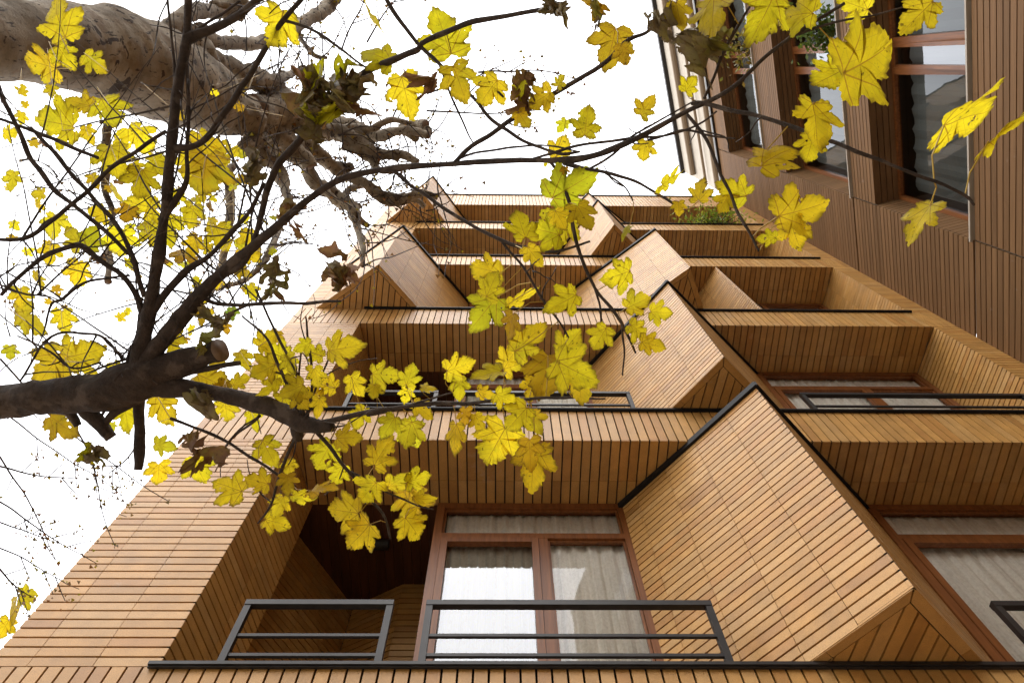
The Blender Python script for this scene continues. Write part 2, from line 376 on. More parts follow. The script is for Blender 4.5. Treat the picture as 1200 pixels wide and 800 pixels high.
# fascias: upright bricks below every ledge, with the soffit behind them
for k, zt in enumerate(LED):
    zb = zt-FASR[k]
    mb = MB()
    panel(mb, [(X0, YF, zb), (X1, YF, zb), (X1, YF, zt), (X0, YF, zt)], (0, 0, 1), (0, -1, 0), FASR[k]+0.02 if k < 5 else 0.5, PS, origin=(X0, YF, zb), u0=-0.01)
    mb.build('fascia', BM, bb)
    if k == 0: continue
    mb = MB()
    panel(mb, [(XO0, YF, zb), (XO1, YF, zb), (XI1, YW, zb), (XI0, YW, zb)], (0, 1, 0), (0, 0, -1), LS, PS, origin=(X0, YF, zb), v0=0)
    mb.build('soffit', BM, bb)
# wall below the first ledge down to the street
mb = MB()
panel(mb, [(X0, YF, 0), (X1, YF, 0), (X1, YF, LED[0]-FAS), (X0, YF, LED[0]-FAS)], (1, 0, 0), (0, -1, 0), LB, PB, origin=(X0, YF, 0))
mb.build('base_wall', BM, bb)
# side walls, back wall, slabs and roof
YB = 11.0
mb = MB()
mb.abox(X0+0.004, X0+0.2, YF+0.02, YB, 0, ROOFZ-0.02)
mb.abox(X1-0.2, X1-0.004, YF+0.02, YB, 0, ROOFZ-0.02)
mb.abox(X0+0.21, X1-0.21, YB-0.2, YB-0.01, 0, ROOFZ-0.02)
mb.build('outer_wall', PLASTER, bb)
for k, zt in enumerate(LED):
    mb = MB(); mb.abox(X0+0.2, X1-0.2, YF+0.02, YB-0.2, zt-FASR[k]+0.026, zt-0.012)
    mb.build('floor_slab' if k < 5 else 'roof', PLASTER, bb)
# black metal ledges
for k, zt in enumerate(LED):
    mb = MB()
    xa, xb = (XO0-0.05, XO1+0.02) if k < 5 else (X0-0.02, X1)
    mb.abox(xa, xb, YF-0.034, YF+0.10, zt-0.010, zt+0.012)
    mb.abox(xa, xb, YF-0.022, YF-0.004, zt-0.020, zt-0.0105)
    mb.build('ledge', CAPM if k else METAL, bb)
# triangular bays
def bay(A, B, Cc, zb, za, zB, zc, caps=(True, True)):
    A, B, Cc = [Vector((*p, 0)) for p in (A, B, Cc)]
    Z = lambda p, z: Vector((p.x, p.y, z))
    mb = MB()
    for P_, Q_, zp, zq in ((A, B, za, zB), (B, Cc, zB, zc)):
        d = (Q_-P_); nn = Vector((d.y, -d.x, 0))
        panel(mb, [Z(P_, zb), Z(Q_, zb), Z(Q_, zq), Z(P_, zp)], d, nn, LB, PB, origin=Z(B, zb))
    # underside: a border course and upright bricks
    w_ = 0.075
    n1 = Vector(((B-A).y, -(B-A).x, 0)).normalized(); n2 = Vector(((Cc-B).y, -(Cc-B).x, 0)).normalized()     # outward
    def isect(p, d, q, e):
        k = d.x*e.y-d.y*e.x; t = ((q.x-p.x)*e.y-(q.y-p.y)*e.x)/k; return p+d*t
    ab, bc, ac = (B-A), (Cc-B), (Cc-A)
    Bi = isect(A-n1*w_, ab, B-n2*w_, bc); Ai = isect(A-n1*w_, ab, A, ac); Ci = isect(B-n2*w_, bc, A, ac)
    panel(mb, [Z(Ai, zb), Z(Ci, zb), Z(Bi, zb)], (-0.15, 1, 0), (0, 0, -1), 0.62, PS, origin=Z(B, zb))
    panel(mb, [Z(A, zb), Z(Ai, zb), Z(Bi, zb), Z(B, zb)], ab, (0, 0, -1), 0.62, 4, origin=Z(B, zb), v0=-2, gap=0)
    panel(mb, [Z(B, zb), Z(Bi, zb), Z(Ci, zb), Z(Cc, zb)], bc, (0, 0, -1), 0.62, 4, origin=Z(B, zb), v0=-2, gap=0)
    top = [Z(A, za-0.004), Z(B, zB-0.004), Z(Cc, zc-0.004)]
    mb.face(top, 1, (0.9, 0.9, 0.9))
    o = mb.build('bay', BM, bb)
    cb = MB()
    for P_, Q_, zp, zq, on in ((A, B, za, zB, caps[0]), (B, Cc, zB, zc, caps[1])):
        if not on: continue
        d = (Q_-P_).normalized(); nn = Vector((d.y, -d.x, 0)); p, q = Z(P_, zp-0.026), Z(Q_, zq-0.026)
        if P_ is B: p = p + (q-p).normalized()*(-0.02)
        else: q = q + (q-p).normalized()*0.02
        cb.bar(p+nn*0.008, q+nn*0.008, 0.045, 0.066)
    if cb.v: cb.build('metal_cap', CAPM, o)
    return o
def soff(i): return LED[i+1]-FASR[i+1]
ZB_ = 0.016
bay((1.12, YW), (2.27, 2.615), (3.53, YW), LED[0]+ZB_, soff(0)-0.012, soff(0)+0.03, soff(0)-0.012)
bay((1.10, YW), (2.17, 2.58), (3.55, YW), LED[1]+ZB_, soff(1)-0.012, soff(1)+0.03, soff(1)-0.012)
bay((0.89, YW), (2.63, 2.53), (3.20, YW), LED[2]+ZB_, soff(2)-0.012, soff(2)+0.03, soff(2)-0.012, (True, False))
bay((1.09, YW), (2.01, 2.56), (3.42, YW), LED[3]+ZB_, soff(3)-0.012, soff(3)+0.05, soff(3)-0.012)
bay((1.10, YW), (2.15, 2.87), (3.50, YW), LED[4]+ZB_, soff(4)-0.012, soff(4)+0.02, soff(4)-0.012)
bay((-2.75, YF+0.02), (-1.78, 2.52), (-0.65, YW), LED[2]+ZB_, soff(2)-0.012, soff(2)+0.04, soff(2)-0.012)
bay((-2.75, YF+0.02), (-1.86, 2.50), (-0.80, YW), LED[4]+ZB_, soff(4)-0.012, soff(4)+0.12, soff(4)-0.012)
# folded wall in the third-floor recess
mb = MB(); zb, zt = LED[2], soff(2)-0.003
panel(mb, [(3.40, YW, zb), (3.775, YF+0.003, zb), (3.775, YF+0.003, zt), (3.40, YW, zt)], (0.375, YF-YW, 0), (YF-YW, -0.375, 0), LB, PB)
panel(mb, [(3.775, YF+0.003, zb), (4.6, YW, zb), (4.6, YW, zt), (3.775, YF+0.003, zt)], (4.6-3.775, YW-YF, 0), (YW-YF, -(4.6-3.775), 0), LB, PB)
mb.build('bay', BM, bb)

# recessed walls, loggias, windows, railings
def wave_curtain(x0, x1, y, z0, z1, seed):
    r = random.Random(seed); nx = max(24, int((x1-x0)*70)); mb = MB(); ph = [r.uniform(0, 6.28) for _ in range(4)]
    for i in range(nx+1):
        x = x0+(x1-x0)*i/nx
        yy = y+0.018*math.sin(x*46+ph[0]+1.5*math.sin(x*5+ph[1]))+0.01*math.sin(x*93+ph[2])
        mb.v += [(x, yy, z0), (x, yy*0.6+y*0.4, z1)]
    for i in range(nx):
        a = 2*i; mb.f.append((a, a+2, a+3, a+1)); mb.mi.append(0); mb.col.append((1, 1, 1))
    return mb
def frame_rect(mb, x0, x1, z0, z1, y, w, d):
    mb.abox(x0, x0+w, y, y+d, z0, z1); mb.abox(x1-w, x1, y, y+d, z0, z1)
    mb.abox(x0+w, x1-w, y, y+d, z1-w, z1); mb.abox(x0+w, x1-w, y, y+d, z0, z0+w)
def window(x0, x1, z0, z1, y, cols, tz, seed, curtain=True, label=None):
    """outer frame, a fixed light above a transom, and casements below; window > frame, sash, pane, curtain"""
    mb = MB(); w = 0.075; d = 0.09
    frame_rect(mb, x0, x1, z0, z1, y, w, d)
    mb.abox(x0+w, x1-w, y, y+d-0.005, tz-0.035, tz+0.035)
    for xm in cols: mb.abox(xm-0.04, xm+0.04, y+0.002, y+d-0.007, z0+w, tz-0.035)
    # a bead around each light
    xs = [x0+w]+[q for xm in cols for q in (xm-0.04, xm+0.04)]+[x1-w]
    lights = [(x0+w, x1-w, tz+0.035, z1-w)]+[(xs[2*i], xs[2*i+1], z0+w, tz-0.035) for i in range(len(cols)+1)]
    win = mb.build('window', FRAME, bb)
    for i, (a, b_, c_, e) in enumerate(lights):
        if i == 1:
            s_ = MB(); frame_rect(s_, a+0.004, b_-0.004, c_+0.004, e-0.004, y-0.012, 0.06, 0.06); s_.build('sash', FRAME, win)
            a, b_, c_, e = a+0.06, b_-0.06, c_+0.06, e-0.06
        else:
            s_ = MB(); frame_rect(s_, a+0.003, b_-0.003, c_+0.003, e-0.003, y+0.025, 0.018, 0.03); s_.build('bead', FRAME, win)
            a, b_, c_, e = a+0.018, b_-0.018, c_+0.018, e-0.018
        p = MB(); p.face([(a, y+0.045, c_), (b_, y+0.045, c_), (b_, y+0.045, e), (a, y+0.045, e)]); p.build('pane', GLASS if i == 1 and seed < 10 else CLEAR, win)
    if curtain: wave_curtain(x0+0.1, x1-0.05, y+0.10, z0+0.02, z1-0.012, seed).build('curtain', LACE, win)
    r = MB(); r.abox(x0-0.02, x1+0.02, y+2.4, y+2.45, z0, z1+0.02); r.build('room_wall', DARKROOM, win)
    return win
XL = onY(513, 594, YW).x; XR = onY(733, 594, YW).x
print('window', XL, XR)
YL = 4.86
for i in range(5):
    z0, z1 = LED[i]+0.0, soff(i)
    tz = z1-0.50
    ba = (1.12, 1.10, 0.89, 1.09, 1.10)[i]
    window(XL, ba+0.05, z0, z1-0.005, YW-0.03, [XL+0.99], tz, i)
    window(3.52 if i != 2 else 4.65, XI1-0.01, z0, z1-0.005, YW-0.03, [4.85 if i != 2 else 5.2], tz, 10+i)
    # glazed return of the window box along the loggia
    mb = MB()
    mb.abox(XL-0.005, XL+0.05, YW+0.06, YW+0.16, z0, z1-0.01); mb.abox(XL-0.005, XL+0.05, YL-0.12, YL-0.02, z0, z1-0.01)
    mb.abox(XL-0.003, XL+0.04, YW+0.16, YL-0.12, z1-0.12, z1-0.012); mb.abox(XL-0.003, XL+0.04, YW+0.16, YL-0.12, z0, z0+0.12)
    wr = mb.build('window', FRAME, bb)
    p = MB(); p.face([(XL+0.02, YW+0.16, z0+0.1), (XL+0.02, YW+0.16, z1-0.1), (XL+0.02, YL-0.1, z1-0.1), (XL+0.02, YL-0.1, z0+0.1)]); p.build('pane', GLASS, wr)
    # loggia walls
    Lp = [(XI0-0.36, YW+0.02, 0), (-1.55, 5.15, 0), (-1.02, YL, 0), (XL, YL, 0)]
    mb = MB()
    for (a, b_) in zip(Lp, Lp[1:]):
        a, b_ = Vector(a), Vector(b_); d = b_-a; nn = Vector((d.y, -d.x, 0))
        up = Vector((0, 0, 1))
        panel(mb, [a+up*z0, b_+up*z0, b_+up*(z1+0.05), a+up*(z1+0.05)], d, nn, LB, PB, origin=a+up*z0)
    mb.build('loggia_wall', BM, bb)
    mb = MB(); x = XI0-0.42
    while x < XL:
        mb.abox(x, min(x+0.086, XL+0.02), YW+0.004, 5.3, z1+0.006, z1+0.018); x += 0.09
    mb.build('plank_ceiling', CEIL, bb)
    # wall pieces closing the recess behind the bays
    mb = MB(); mb.abox(ba+0.05, 3.52 if i != 2 else 4.65, YW-0.004, YW+0.15, z0, z1-0.01)
    mb.build('recess_wall', PLASTER, bb)
def lamp(z, px):
    p = onZ(px[0], px[1], z)
    m_ = MB(); m_.tube([Vector((p.x-0.09, p.y, z-0.05)), Vector((p.x+0.09, p.y, z-0.05))], [0.055, 0.055], 14)
    m_.bar((p.x, p.y, z-0.005), (p.x, p.y, z+0.01), 0.05, 0.05)
    m_.build('ceiling_lamp', METAL, bb)
lamp(soff(0), (446, 634))
YR = 3.28
def railing(x0, x1, zb, zt, zs):
    mb = MB(); w = 0.044
    mb.abox(x0, x0+w, YR-0.02, YR+0.02, zb, zt); mb.abox(x1-w, x1, YR-0.02, YR+0.02, zb, zt)
    mb.abox(x0, x1, YR-0.024, YR+0.024, zt+0.001, zt+0.043)
    for z in zs: mb.abox(x0+w, x1-w, YR-0.011, YR+0.011, z-0.011, z+0.011)
    return mb
rt = onY(600, 711, YR).z - LED[0]; zs_ = [onY(600, 745, YR).z-LED[0], onY(600, 768, YR).z-LED[0]]
RX = [(onY(288, 708, YR).x, onY(462, 706, YR).x), (onY(500, 707, YR).x, onY(833, 708, YR).x), (onY(1165, 712, YR).x, XO1-0.12)]
print('rail', rt, zs_, RX)
for i in range(2):
    for (a, b_) in RX:
        railing(a, b_, LED[i], LED[i]+rt, [LED[i]+z for z in zs_]).build('railing', METAL, bb)

# ------------------------------------------------------------------ brown timber-clad building on the right
vd = ray(1180, 2440); vd.z = 0; vd.normalize()            # direction of its boards, away from the camera
P0 = Vector((X1-0.004, YF, 0)); NB = Vector((-vd.y, vd.x, 0)); NB = NB if NB.x < 0 else -NB
def onB(x, y, off=0.0):
    p = onP(x, y, P0-NB*off, NB); return (p-P0).dot(vd), p.z     # (along, height)
def BW(a, z, off=0.0): q = P0+vd*a-NB*off; return Vector((q.x, q.y, z))
print('brown', vd, [tuple(round(q, 2) for q in onB(*p)) for p in ((1138, 283), (1018, 130), (1025, 240), (990, 225), (911, 110), (923, 206), (848, 150), (885, 190), (859, 186), (834, 130))])
tb = thing('timber_building', 'brown apartment building clad in horizontal boards with deep window openings, right of the brick facade', 'building', tuple(BW(0, 0)))
rb = random.Random(5)
TOPB = onB(836, 140)[1]
sill1 = onB(1139, 200)[1]; head1 = onB(1018, 130)[1]
sill2 = onB(990, 120)[1]; head2 = onB(911, 110)[1]
sill3 = onB(893, 150)[1]; head3 = onB(850, 150)[1]
J1 = onB(1025, 240)[0]
print('brown heights', sill1, head1, sill2, head2, sill3, head3, TOPB, 'jamb', J1)
FLOOR3 = [(sill1, head1), (sill2, head2), (sill3, head3)]
AEND, ABACK = -14.0, 0.5
WINW = 4.6; GAPW = 1.6
openings = []
MULL = [onB(1090, 82, 0.42)[0]-J1, onB(1095, 44, 0.42)[0]-J1]
for (s_, h_) in FLOOR3:
    a1 = J1
    while a1 > AEND+3:
        openings.append((a1-WINW, a1, s_, h_)); a1 -= WINW+GAPW
def bcol(k=1.0):
    r = rb.uniform(0.85, 1.15)*k; return (0.20*r, 0.110*r, 0.049*r)
PBD = 0.105
def boards(mb, a0, a1, z0, z1):
    """horizontal boards between heights z0..z1, cut around the openings"""
    mb.face([BW(a0, z0, 0.02), BW(a1, z0, 0.02), BW(a1, z1, 0.02), BW(a0, z1, 0.02)], 1, (0.9, 0.9, 0.9))
    z = z0
    while z < z1-0.005:
        zt = min(z+PBD-0.017, z1); x = a0
        while x < a1-0.02:
            e = min(a1, x+rb.uniform(2.2, 3.6)); col = bcol()
            c_ = (BW(x, z, 0.01)+BW(e, zt, 0.01))/2
            mb.box(c_, vd*((e-x)/2-0.001), NB*0.011, Vector((0, 0, (zt-z)/2)), 0, col)
            x = e
        z += PBD
zz = [0.0]+[q for s_, h_ in FLOOR3 for q in (s_, h_)]+[TOPB]
mb = MB()
for k in range(0, len(zz)-1, 2):
    boards(mb, AEND, J1-0.012, zz[k], zz[k+1]-0.03); boards(mb, J1+0.012, ABACK, zz[k], zz[k+1]-0.03)                        # full-width bands between the window rows
for (s_, h_) in FLOOR3:                                             # piers in the window rows
    ops = sorted((a0, a1) for a0, a1, q, w in openings if q == s_)
    x = AEND
    for a0, a1 in ops:
        boards(mb, x, a0, s_, h_-0.012); x = a1
    boards(mb, x+0.004, ABACK, s_, h_-0.012)
mb.build('cladding', [BOARD, MORTAR], tb)
REV = 0.42
for (a0, a1, s_, h_) in openings:
    mb = MB(); col = bcol(0.9)
    # reveals: head soffit, jambs and sill, in boards
    for k in range(4):
        o0, o1 = 0.024+k*(REV-0.06)/4, 0.024+(k+1)*(REV-0.06)/4-0.014
        om, oh = (o0+o1)/2, (o1-o0)/2; col = bcol(0.95)
        mb.box((BW(a0, h_+0.012, om)+BW(a1, h_+0.012, om))/2, vd*((a1-a0)/2), NB*oh, Vector((0, 0, 0.012)), 0, col)
        mb.box((BW(a0, s_-0.013, om)+BW(a1, s_-0.013, om))/2, vd*((a1-a0)/2), NB*oh, Vector((0, 0, 0.012)), 0, col)
    z = s_
    while z < h_:
        zt = min(z+PBD-0.012, h_)
        for a, sg in ((a1, 1), (a0, -1)):
            mb.box((BW(a+sg*0.012, z, 0.03+REV/2)+BW(a+sg*0.012, zt, 0.03+REV/2))/2, vd*0.011, NB*(REV/2), Vector((0, 0, (zt-z)/2)), 0, bcol())
        z += PBD
    wn = mb.build('window', [BOARD, MORTAR], tb)
    fm = MB(); off = REV+0.0; w = 0.06
    H = (h_-s_)/2; am = (a0+a1)/2
    def fbox(x0, x1, z0, z1, o0, o1, M_=None):
        (M_ or fm).box((BW(x0, z0, o0)+BW(x1, z1, o1))/2, vd*((x1-x0)/2), NB*((o1-o0)/2), Vector((0, 0, (z1-z0)/2)))
    fbox(a0, a0+w, s_, h_, off-0.05, off+0.02); fbox(a1-w, a1, s_, h_, off-0.05, off+0.02)
    fbox(a0+w, a1-w, s_, s_+w, off-0.05, off+0.02); fbox(a0+w, a1-w, h_-w, h_, off-0.05, off+0.02)
    ms_ = [a1+q for q in MULL]
    for q in ms_: fbox(q-0.05, q+0.05, s_+w, h_-w, off-0.055, off+0.018)
    fm.build('frame', FRAME, wn)
    pm = MB()
    for x0_, x1_ in ((ms_[0]+0.05, a1-w), (a0+w, ms_[1]-0.05)):
        pm.face([BW(x0_, s_+w, off), BW(x0_, h_-w, off), BW(x1_, h_-w, off), BW(x1_, s_+w, off)])
    pm.build('pane', SMOKED, wn)
    sb = MB(); tq = 0.16   # the opening light, tilted out at its foot
    xa_, xb_ = ms_[1]+0.06, ms_[0]-0.06
    for (p_, q_) in ((BW(xa_, s_+w, off-tq), BW(xb_, s_+w, off-tq)), (BW(xa_, h_-w, off-0.02), BW(xb_, h_-w, off-0.02)), (BW(xa_, s_+w, off-tq), BW(xa_, h_-w, off-0.02)), (BW(xb_, s_+w, off-tq), BW(xb_, h_-w, off-0.02))):
        sb.bar(p_, q_, 0.05, 0.05, NB)
    so_ = sb.build('sash', FRAME, wn)
    sp = MB(); sp.face([BW(xa_, s_+w, off-tq), BW(xa_, h_-w, off-0.02), BW(xb_, h_-w, off-0.02), BW(xb_, s_+w, off-tq)]); sp.build('sash_pane', GLASS, wn)
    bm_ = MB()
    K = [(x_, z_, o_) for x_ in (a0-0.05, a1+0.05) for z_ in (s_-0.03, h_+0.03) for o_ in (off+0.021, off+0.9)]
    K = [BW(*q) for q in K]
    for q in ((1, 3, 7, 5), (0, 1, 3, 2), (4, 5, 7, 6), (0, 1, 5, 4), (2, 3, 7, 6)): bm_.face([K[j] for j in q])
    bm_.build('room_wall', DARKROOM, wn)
    cm = MB(); n_ = 60
    for j in range(n_+1):
        x_ = a0+0.1+(a1-a0-0.2)*j/n_; o_ = off+0.16+0.02*math.sin(j*1.7)
        cm.v += [tuple(BW(x_, s_+0.02, o_)), tuple(BW(x_, h_-(h_-s_)*(0.05 if j % 2 else 0.06), o_))]
    for j in range(n_): cm.f.append((2*j, 2*j+2, 2*j+3, 2*j+1)); cm.mi.append(0); cm.col.append((1, 1, 1))
    cm.build('blind', WHITE, wn)
    sm = MB(); fbox(a0-0.02, a1+0.02, s_+0.001, s_+0.03, -0.035, 0.06, sm); sm.build('sill', CREAM, wn)
mb = MB()   # body behind the cladding
for k in range(0, len(zz)-1, 2):
    c_ = (BW(AEND, zz[k], 0.55)+BW(ABACK, zz[k+1]-0.03, 0.55))/2
    mb.box(c_, vd*((ABACK-AEND)/2-0.01), NB*0.5, Vector((0, 0, (zz[k+1]-zz[k])/2-0.06)))
c_ = (BW(AEND, 0, 4.0)+BW(ABACK, TOPB, 4.0))/2
mb.box(c_, vd*((ABACK-AEND)/2-0.05), NB*2.6, Vector((0, 0, TOPB/2-0.05)))
mb.build('outer_wall', PLASTER, tb)
mb = MB(); fb = (BW(AEND, TOPB, 0.2)+BW(ABACK, TOPB, 0.2))/2
mb.box(fb, vd*((ABACK-AEND)/2), NB*0.26, Vector((0, 0, 0.06))); mb.build('parapet', METAL, tb)

# the building across the street: out of the frame, but it shades the lower storeys and shows in the glass
ob = thing('street_building', 'pale rendered building across the street, seen only as a reflection in the window panes', 'building', (0, -12.0, 0))
OX0, OX1, OY, OH = -13.0, 11.0, -12.0, 11.5
mb = MB(); xs_ = [OX0+1.0+k*3.0 for k in range(8)]; zs2 = [1.0, 4.4, 7.8]
z_ = 0.0
for zw in zs2+[None]:
    mb.abox(OX0, OX1, OY-0.3, OY, z_, zw if zw else OH)
    if zw is None: break
    x_ = OX0
    for xw in xs_: mb.abox(x_, xw, OY-0.3, OY, zw, zw+1.9); x_ = xw+1.7
    mb.abox(x_, OX1, OY-0.3, OY, zw, zw+1.9); z_ = zw+1.9
mb.abox(OX0, OX1, OY-9, OY-1.6, 0, OH-0.02)
mb.build('wall', CREAM, ob)
for zw in zs2:
    for xw in xs_:
        f_ = MB()
        for a_, b2, c2, d2 in ((xw, xw+0.08, zw, zw+1.9), (xw+1.62, xw+1.7, zw, zw+1.9), (xw+0.08, xw+1.62, zw, zw+0.08), (xw+0.08, xw+1.62, zw+1.82, zw+1.9), (xw+0.81, xw+0.89, zw+0.08, zw+1.82)):
            f_.abox(a_, b2, OY-0.2, OY-0.12, c2, d2)
        fo_ = f_.build('window', WHITE, ob)
        p_ = MB(); p_.face([(xw+1.65, OY-0.16, zw+0.05), (xw+0.05, OY-0.16, zw+0.05), (xw+0.05, OY-0.16, zw+1.85), (xw+1.65, OY-0.16, zw+1.85)]); p_.build('pane', GLASS, fo_)
mb = MB(); mb.abox(OX0-0.2, OX1+0.2, OY-9.2, OY+0.25, OH, OH+0.25); mb.build('roof', METAL, ob)

# cream building further up and behind
OC = 1.2
def onC(x, y): return onB(x, y, OC)
ctop = onC(768, 0)[1]; 
ce = onC(808, 205)
print('cream', ctop, ce, onC(835, 130))
cb_ = thing('cream_building', 'narrow strip of a cream rendered building with thin pipes seen above the timber building', 'building', tuple(BW(0, 0, OC)))
mb = MB(); A1c, A0c = ce[0], -12.0
c_ = (BW(A0c, 0, OC+3)+BW(A1c, ctop, OC+3))/2
mb.box(c_, vd*((A1c-A0c)/2), NB*3, Vector((0, 0, ctop/2))); mb.build('wall', CREAM, cb_)
mb = MB()
for fz, r_p in ((0.22, 0.05), (0.47, 0.09), (0.62, 0.05), (0.80, 0.11)):
    z = TOPB+(ctop-TOPB)*fz
    mb.tube([BW(A0c, z, OC-0.12), BW(A1c-0.2, z, OC-0.12)], [r_p, r_p], 8)
mb.build('pipe', TAN, cb_)
mb = MB(); mb.box((BW(A0c, ctop, OC)+BW(A1c, ctop, OC))/2, vd*((A1c-A0c)/2+0.03), NB*0.16, Vector((0, 0, 0.12))); mb.build('roof_edge', METAL, cb_)

# ------------------------------------------------------------------ leaves
HALF = [(0, 0), (0.08, -0.07), (0.21, -0.11), (0.34, -0.05), (0.42, 0.04), (0.36, 0.11), (0.265, 0.16), (0.40, 0.21), (0.51, 0.32), (0.58, 0.46), (0.50, 0.50),
        (0.40, 0.53), (0.31, 0.48), (0.215, 0.44), (0.275, 0.58), (0.31, 0.70), (0.23, 0.78), (0.17, 0.88), (0.08, 0.94), (0, 1.03)]
def outline(r):
    loop = HALF[:-1]+[(-x, y) for x, y in HALF[:0:-1]]
    sk = r.uniform(0.85, 1.2); pts = []
    for k, p in enumerate(loop):
        q = loop[(k+1) % len(loop)]
        ex, ey = q[0]-p[0], q[1]-p[1]; l = math.hypot(ex, ey) or 1; nx, ny = ey/l, -ex/l
        pts.append((p[0]+r.gauss(0, 0.012), p[1]+r.gauss(0, 0.012)))
        if l > 0.07 and k not in (0, len(loop)-1):
            a1, a2 = r.uniform(0.015, 0.04)*sk, r.uniform(-0.012, 0.008)
            pts.append((p[0]+ex*0.36+nx*a1, p[1]+ey*0.36+ny*a1)); pts.append((p[0]+ex*0.62+nx*a2, p[1]+ey*0.62+ny*a2))
    f = [1+r.uniform(-0.13, 0.16) for _ in range(9)]; off = r.uniform(0, 6.28); out = []
    for x, y in pts:
        a = (math.atan2(y-0.28, x)+math.pi)/(2*math.pi)*8; i = int(a) % 8; t = a-int(a); t = t*t*(3-2*t)
        g = f[i]*(1-t)+f[(i+1) % 8]*t
        out.append((x*g+0.02*math.sin(7*y+off), 0.28+(y-0.28)*g))
    return out
TINT = {'y': (0.86, 0.70, 0.020), 'g': (0.66, 0.64, 0.022), 'o': (0.60, 0.38, 0.016), 'b': (0.24, 0.12, 0.06), 'd': (0.20, 0.15, 0.085), 'G': (0.16, 0.28, 0.03)}
def add_leaf(mb, base, tip, nn, s, col, r, curl=0.48, fold=0.24, crumple=0.0):
    """blade with its stalk end at base; tip = direction, nn = normal, s = length"""
    Y = tip.normalized(); Zv = (nn-Y*nn.dot(Y)).normalized(); X = Y.cross(Zv)
    sxx = r.uniform(0.9, 1.08); asym = r.uniform(-0.08, 0.08); cu = r.uniform(-0.3, 1.0)*curl; fo = r.uniform(0.2, 1.0)*fold
    ph = r.uniform(0, 10)
    out = outline(r); cen = (0.0, 0.28)
    b0 = len(mb.v); n_ = len(out)
    def put(x, y, ring):
        xx = x*sxx+asym*y*(1-y)
        z = -cu*(y-0.3)**2*0.9 - cu*xx*xx*0.7 + fo*abs(xx)*0.6 + 0.03*math.sin(9*xx+ph)*ring + 0.025*math.sin(11*y+ph*2)*ring
        yy = y
        if crumple:
            q = Vector((x*2.2+ph, y*2.2, ph)); z += crumple*noise.noise(q)*0.9; xx *= 1-crumple*0.6; z += crumple*0.8*abs(x)
            yy += crumple*0.3*noise.noise(q*1.7)
        mb.v.append(tuple(base+X*(xx*s)+Y*(yy*s)+Zv*(z*s))); mb.ring.append(ring); mb.uv.append((x, y))
    put(cen[0], cen[1], 0)
    for fr_, rg in ((0.35, 0.35), (0.7, 0.7), (1.0, 1.0)):
        for x, y in out: put(cen[0]+(x-cen[0])*fr_, cen[1]+(y-cen[1])*fr_, rg)
    for k in range(n_):
        k2 = (k+1) % n_
        mb.f.append((b0, b0+1+k, b0+1+k2)); mb.mi.append(0); mb.col.append(col)
        for q in (0, 1):
            a = b0+1+q*n_; b_ = a+n_
            mb.f.append((a+k, b_+k, b_+k2, a+k2)); mb.mi.append(0); mb.col.append(col)
def pad(mb):       # keep leaf attributes in step with any non-leaf vertices added
    while len(mb.ring) < len(mb.v): mb.ring.append(0.0); mb.uv.append((0.0, 0.5))

def zm(x, y):                      # distance of the maple's branches from the camera over the frame
    z = 2.45-0.95*min(1, max(0, (x-250)/750.0))
    if y > 380: z += 0.15*min(1, (y-380)/200.0)
    return z
def spline(pts, k=5):
    out = []
    for i in range(len(pts)-1):
        p0 = pts[max(0, i-1)]; p1 = pts[i]; p2 = pts[i+1]; p3 = pts[min(len(pts)-1, i+2)]
        for j in range(k):
            t = j/k
            out.append(tuple(0.5*((2*b_)+(-a+c_)*t+(2*a-5*b_+4*c_-d)*t*t+(-a+3*b_-3*c_+d)*t*t*t) for a, b_, c_, d in zip(p0, p1, p2, p3)))
    out.append(tuple(pts[-1])); return out
lr = random.Random(11)
def branch_mesh(mb, pts, zf=zm, seg=8, rough=0.12, mi=0, cap=None, k=5, zo=0.0, wob=0.0):
    """pts = (x, y, radius in px of the 1200 px frame[, extra distance])"""
    q = spline([(p[0], p[1], p[2], (p[3] if len(p) > 3 else zo)) for p in pts], k)
    P_, R_ = [], []
    for i, (x, y, r, e) in enumerate(q):
        z = zf(x, y)+e
        if wob: x += wob*noise.noise(Vector((x*0.03, y*0.03, 3.1))); y += wob*noise.noise(Vector((x*0.03, y*0.03, 9.7)))
        P_.append(at(x, y, z)); R_.append(max(0.0012, r*z/F))
    mb.tube(P_, R_, seg, mi, rough, cap, 9.0)
    return q

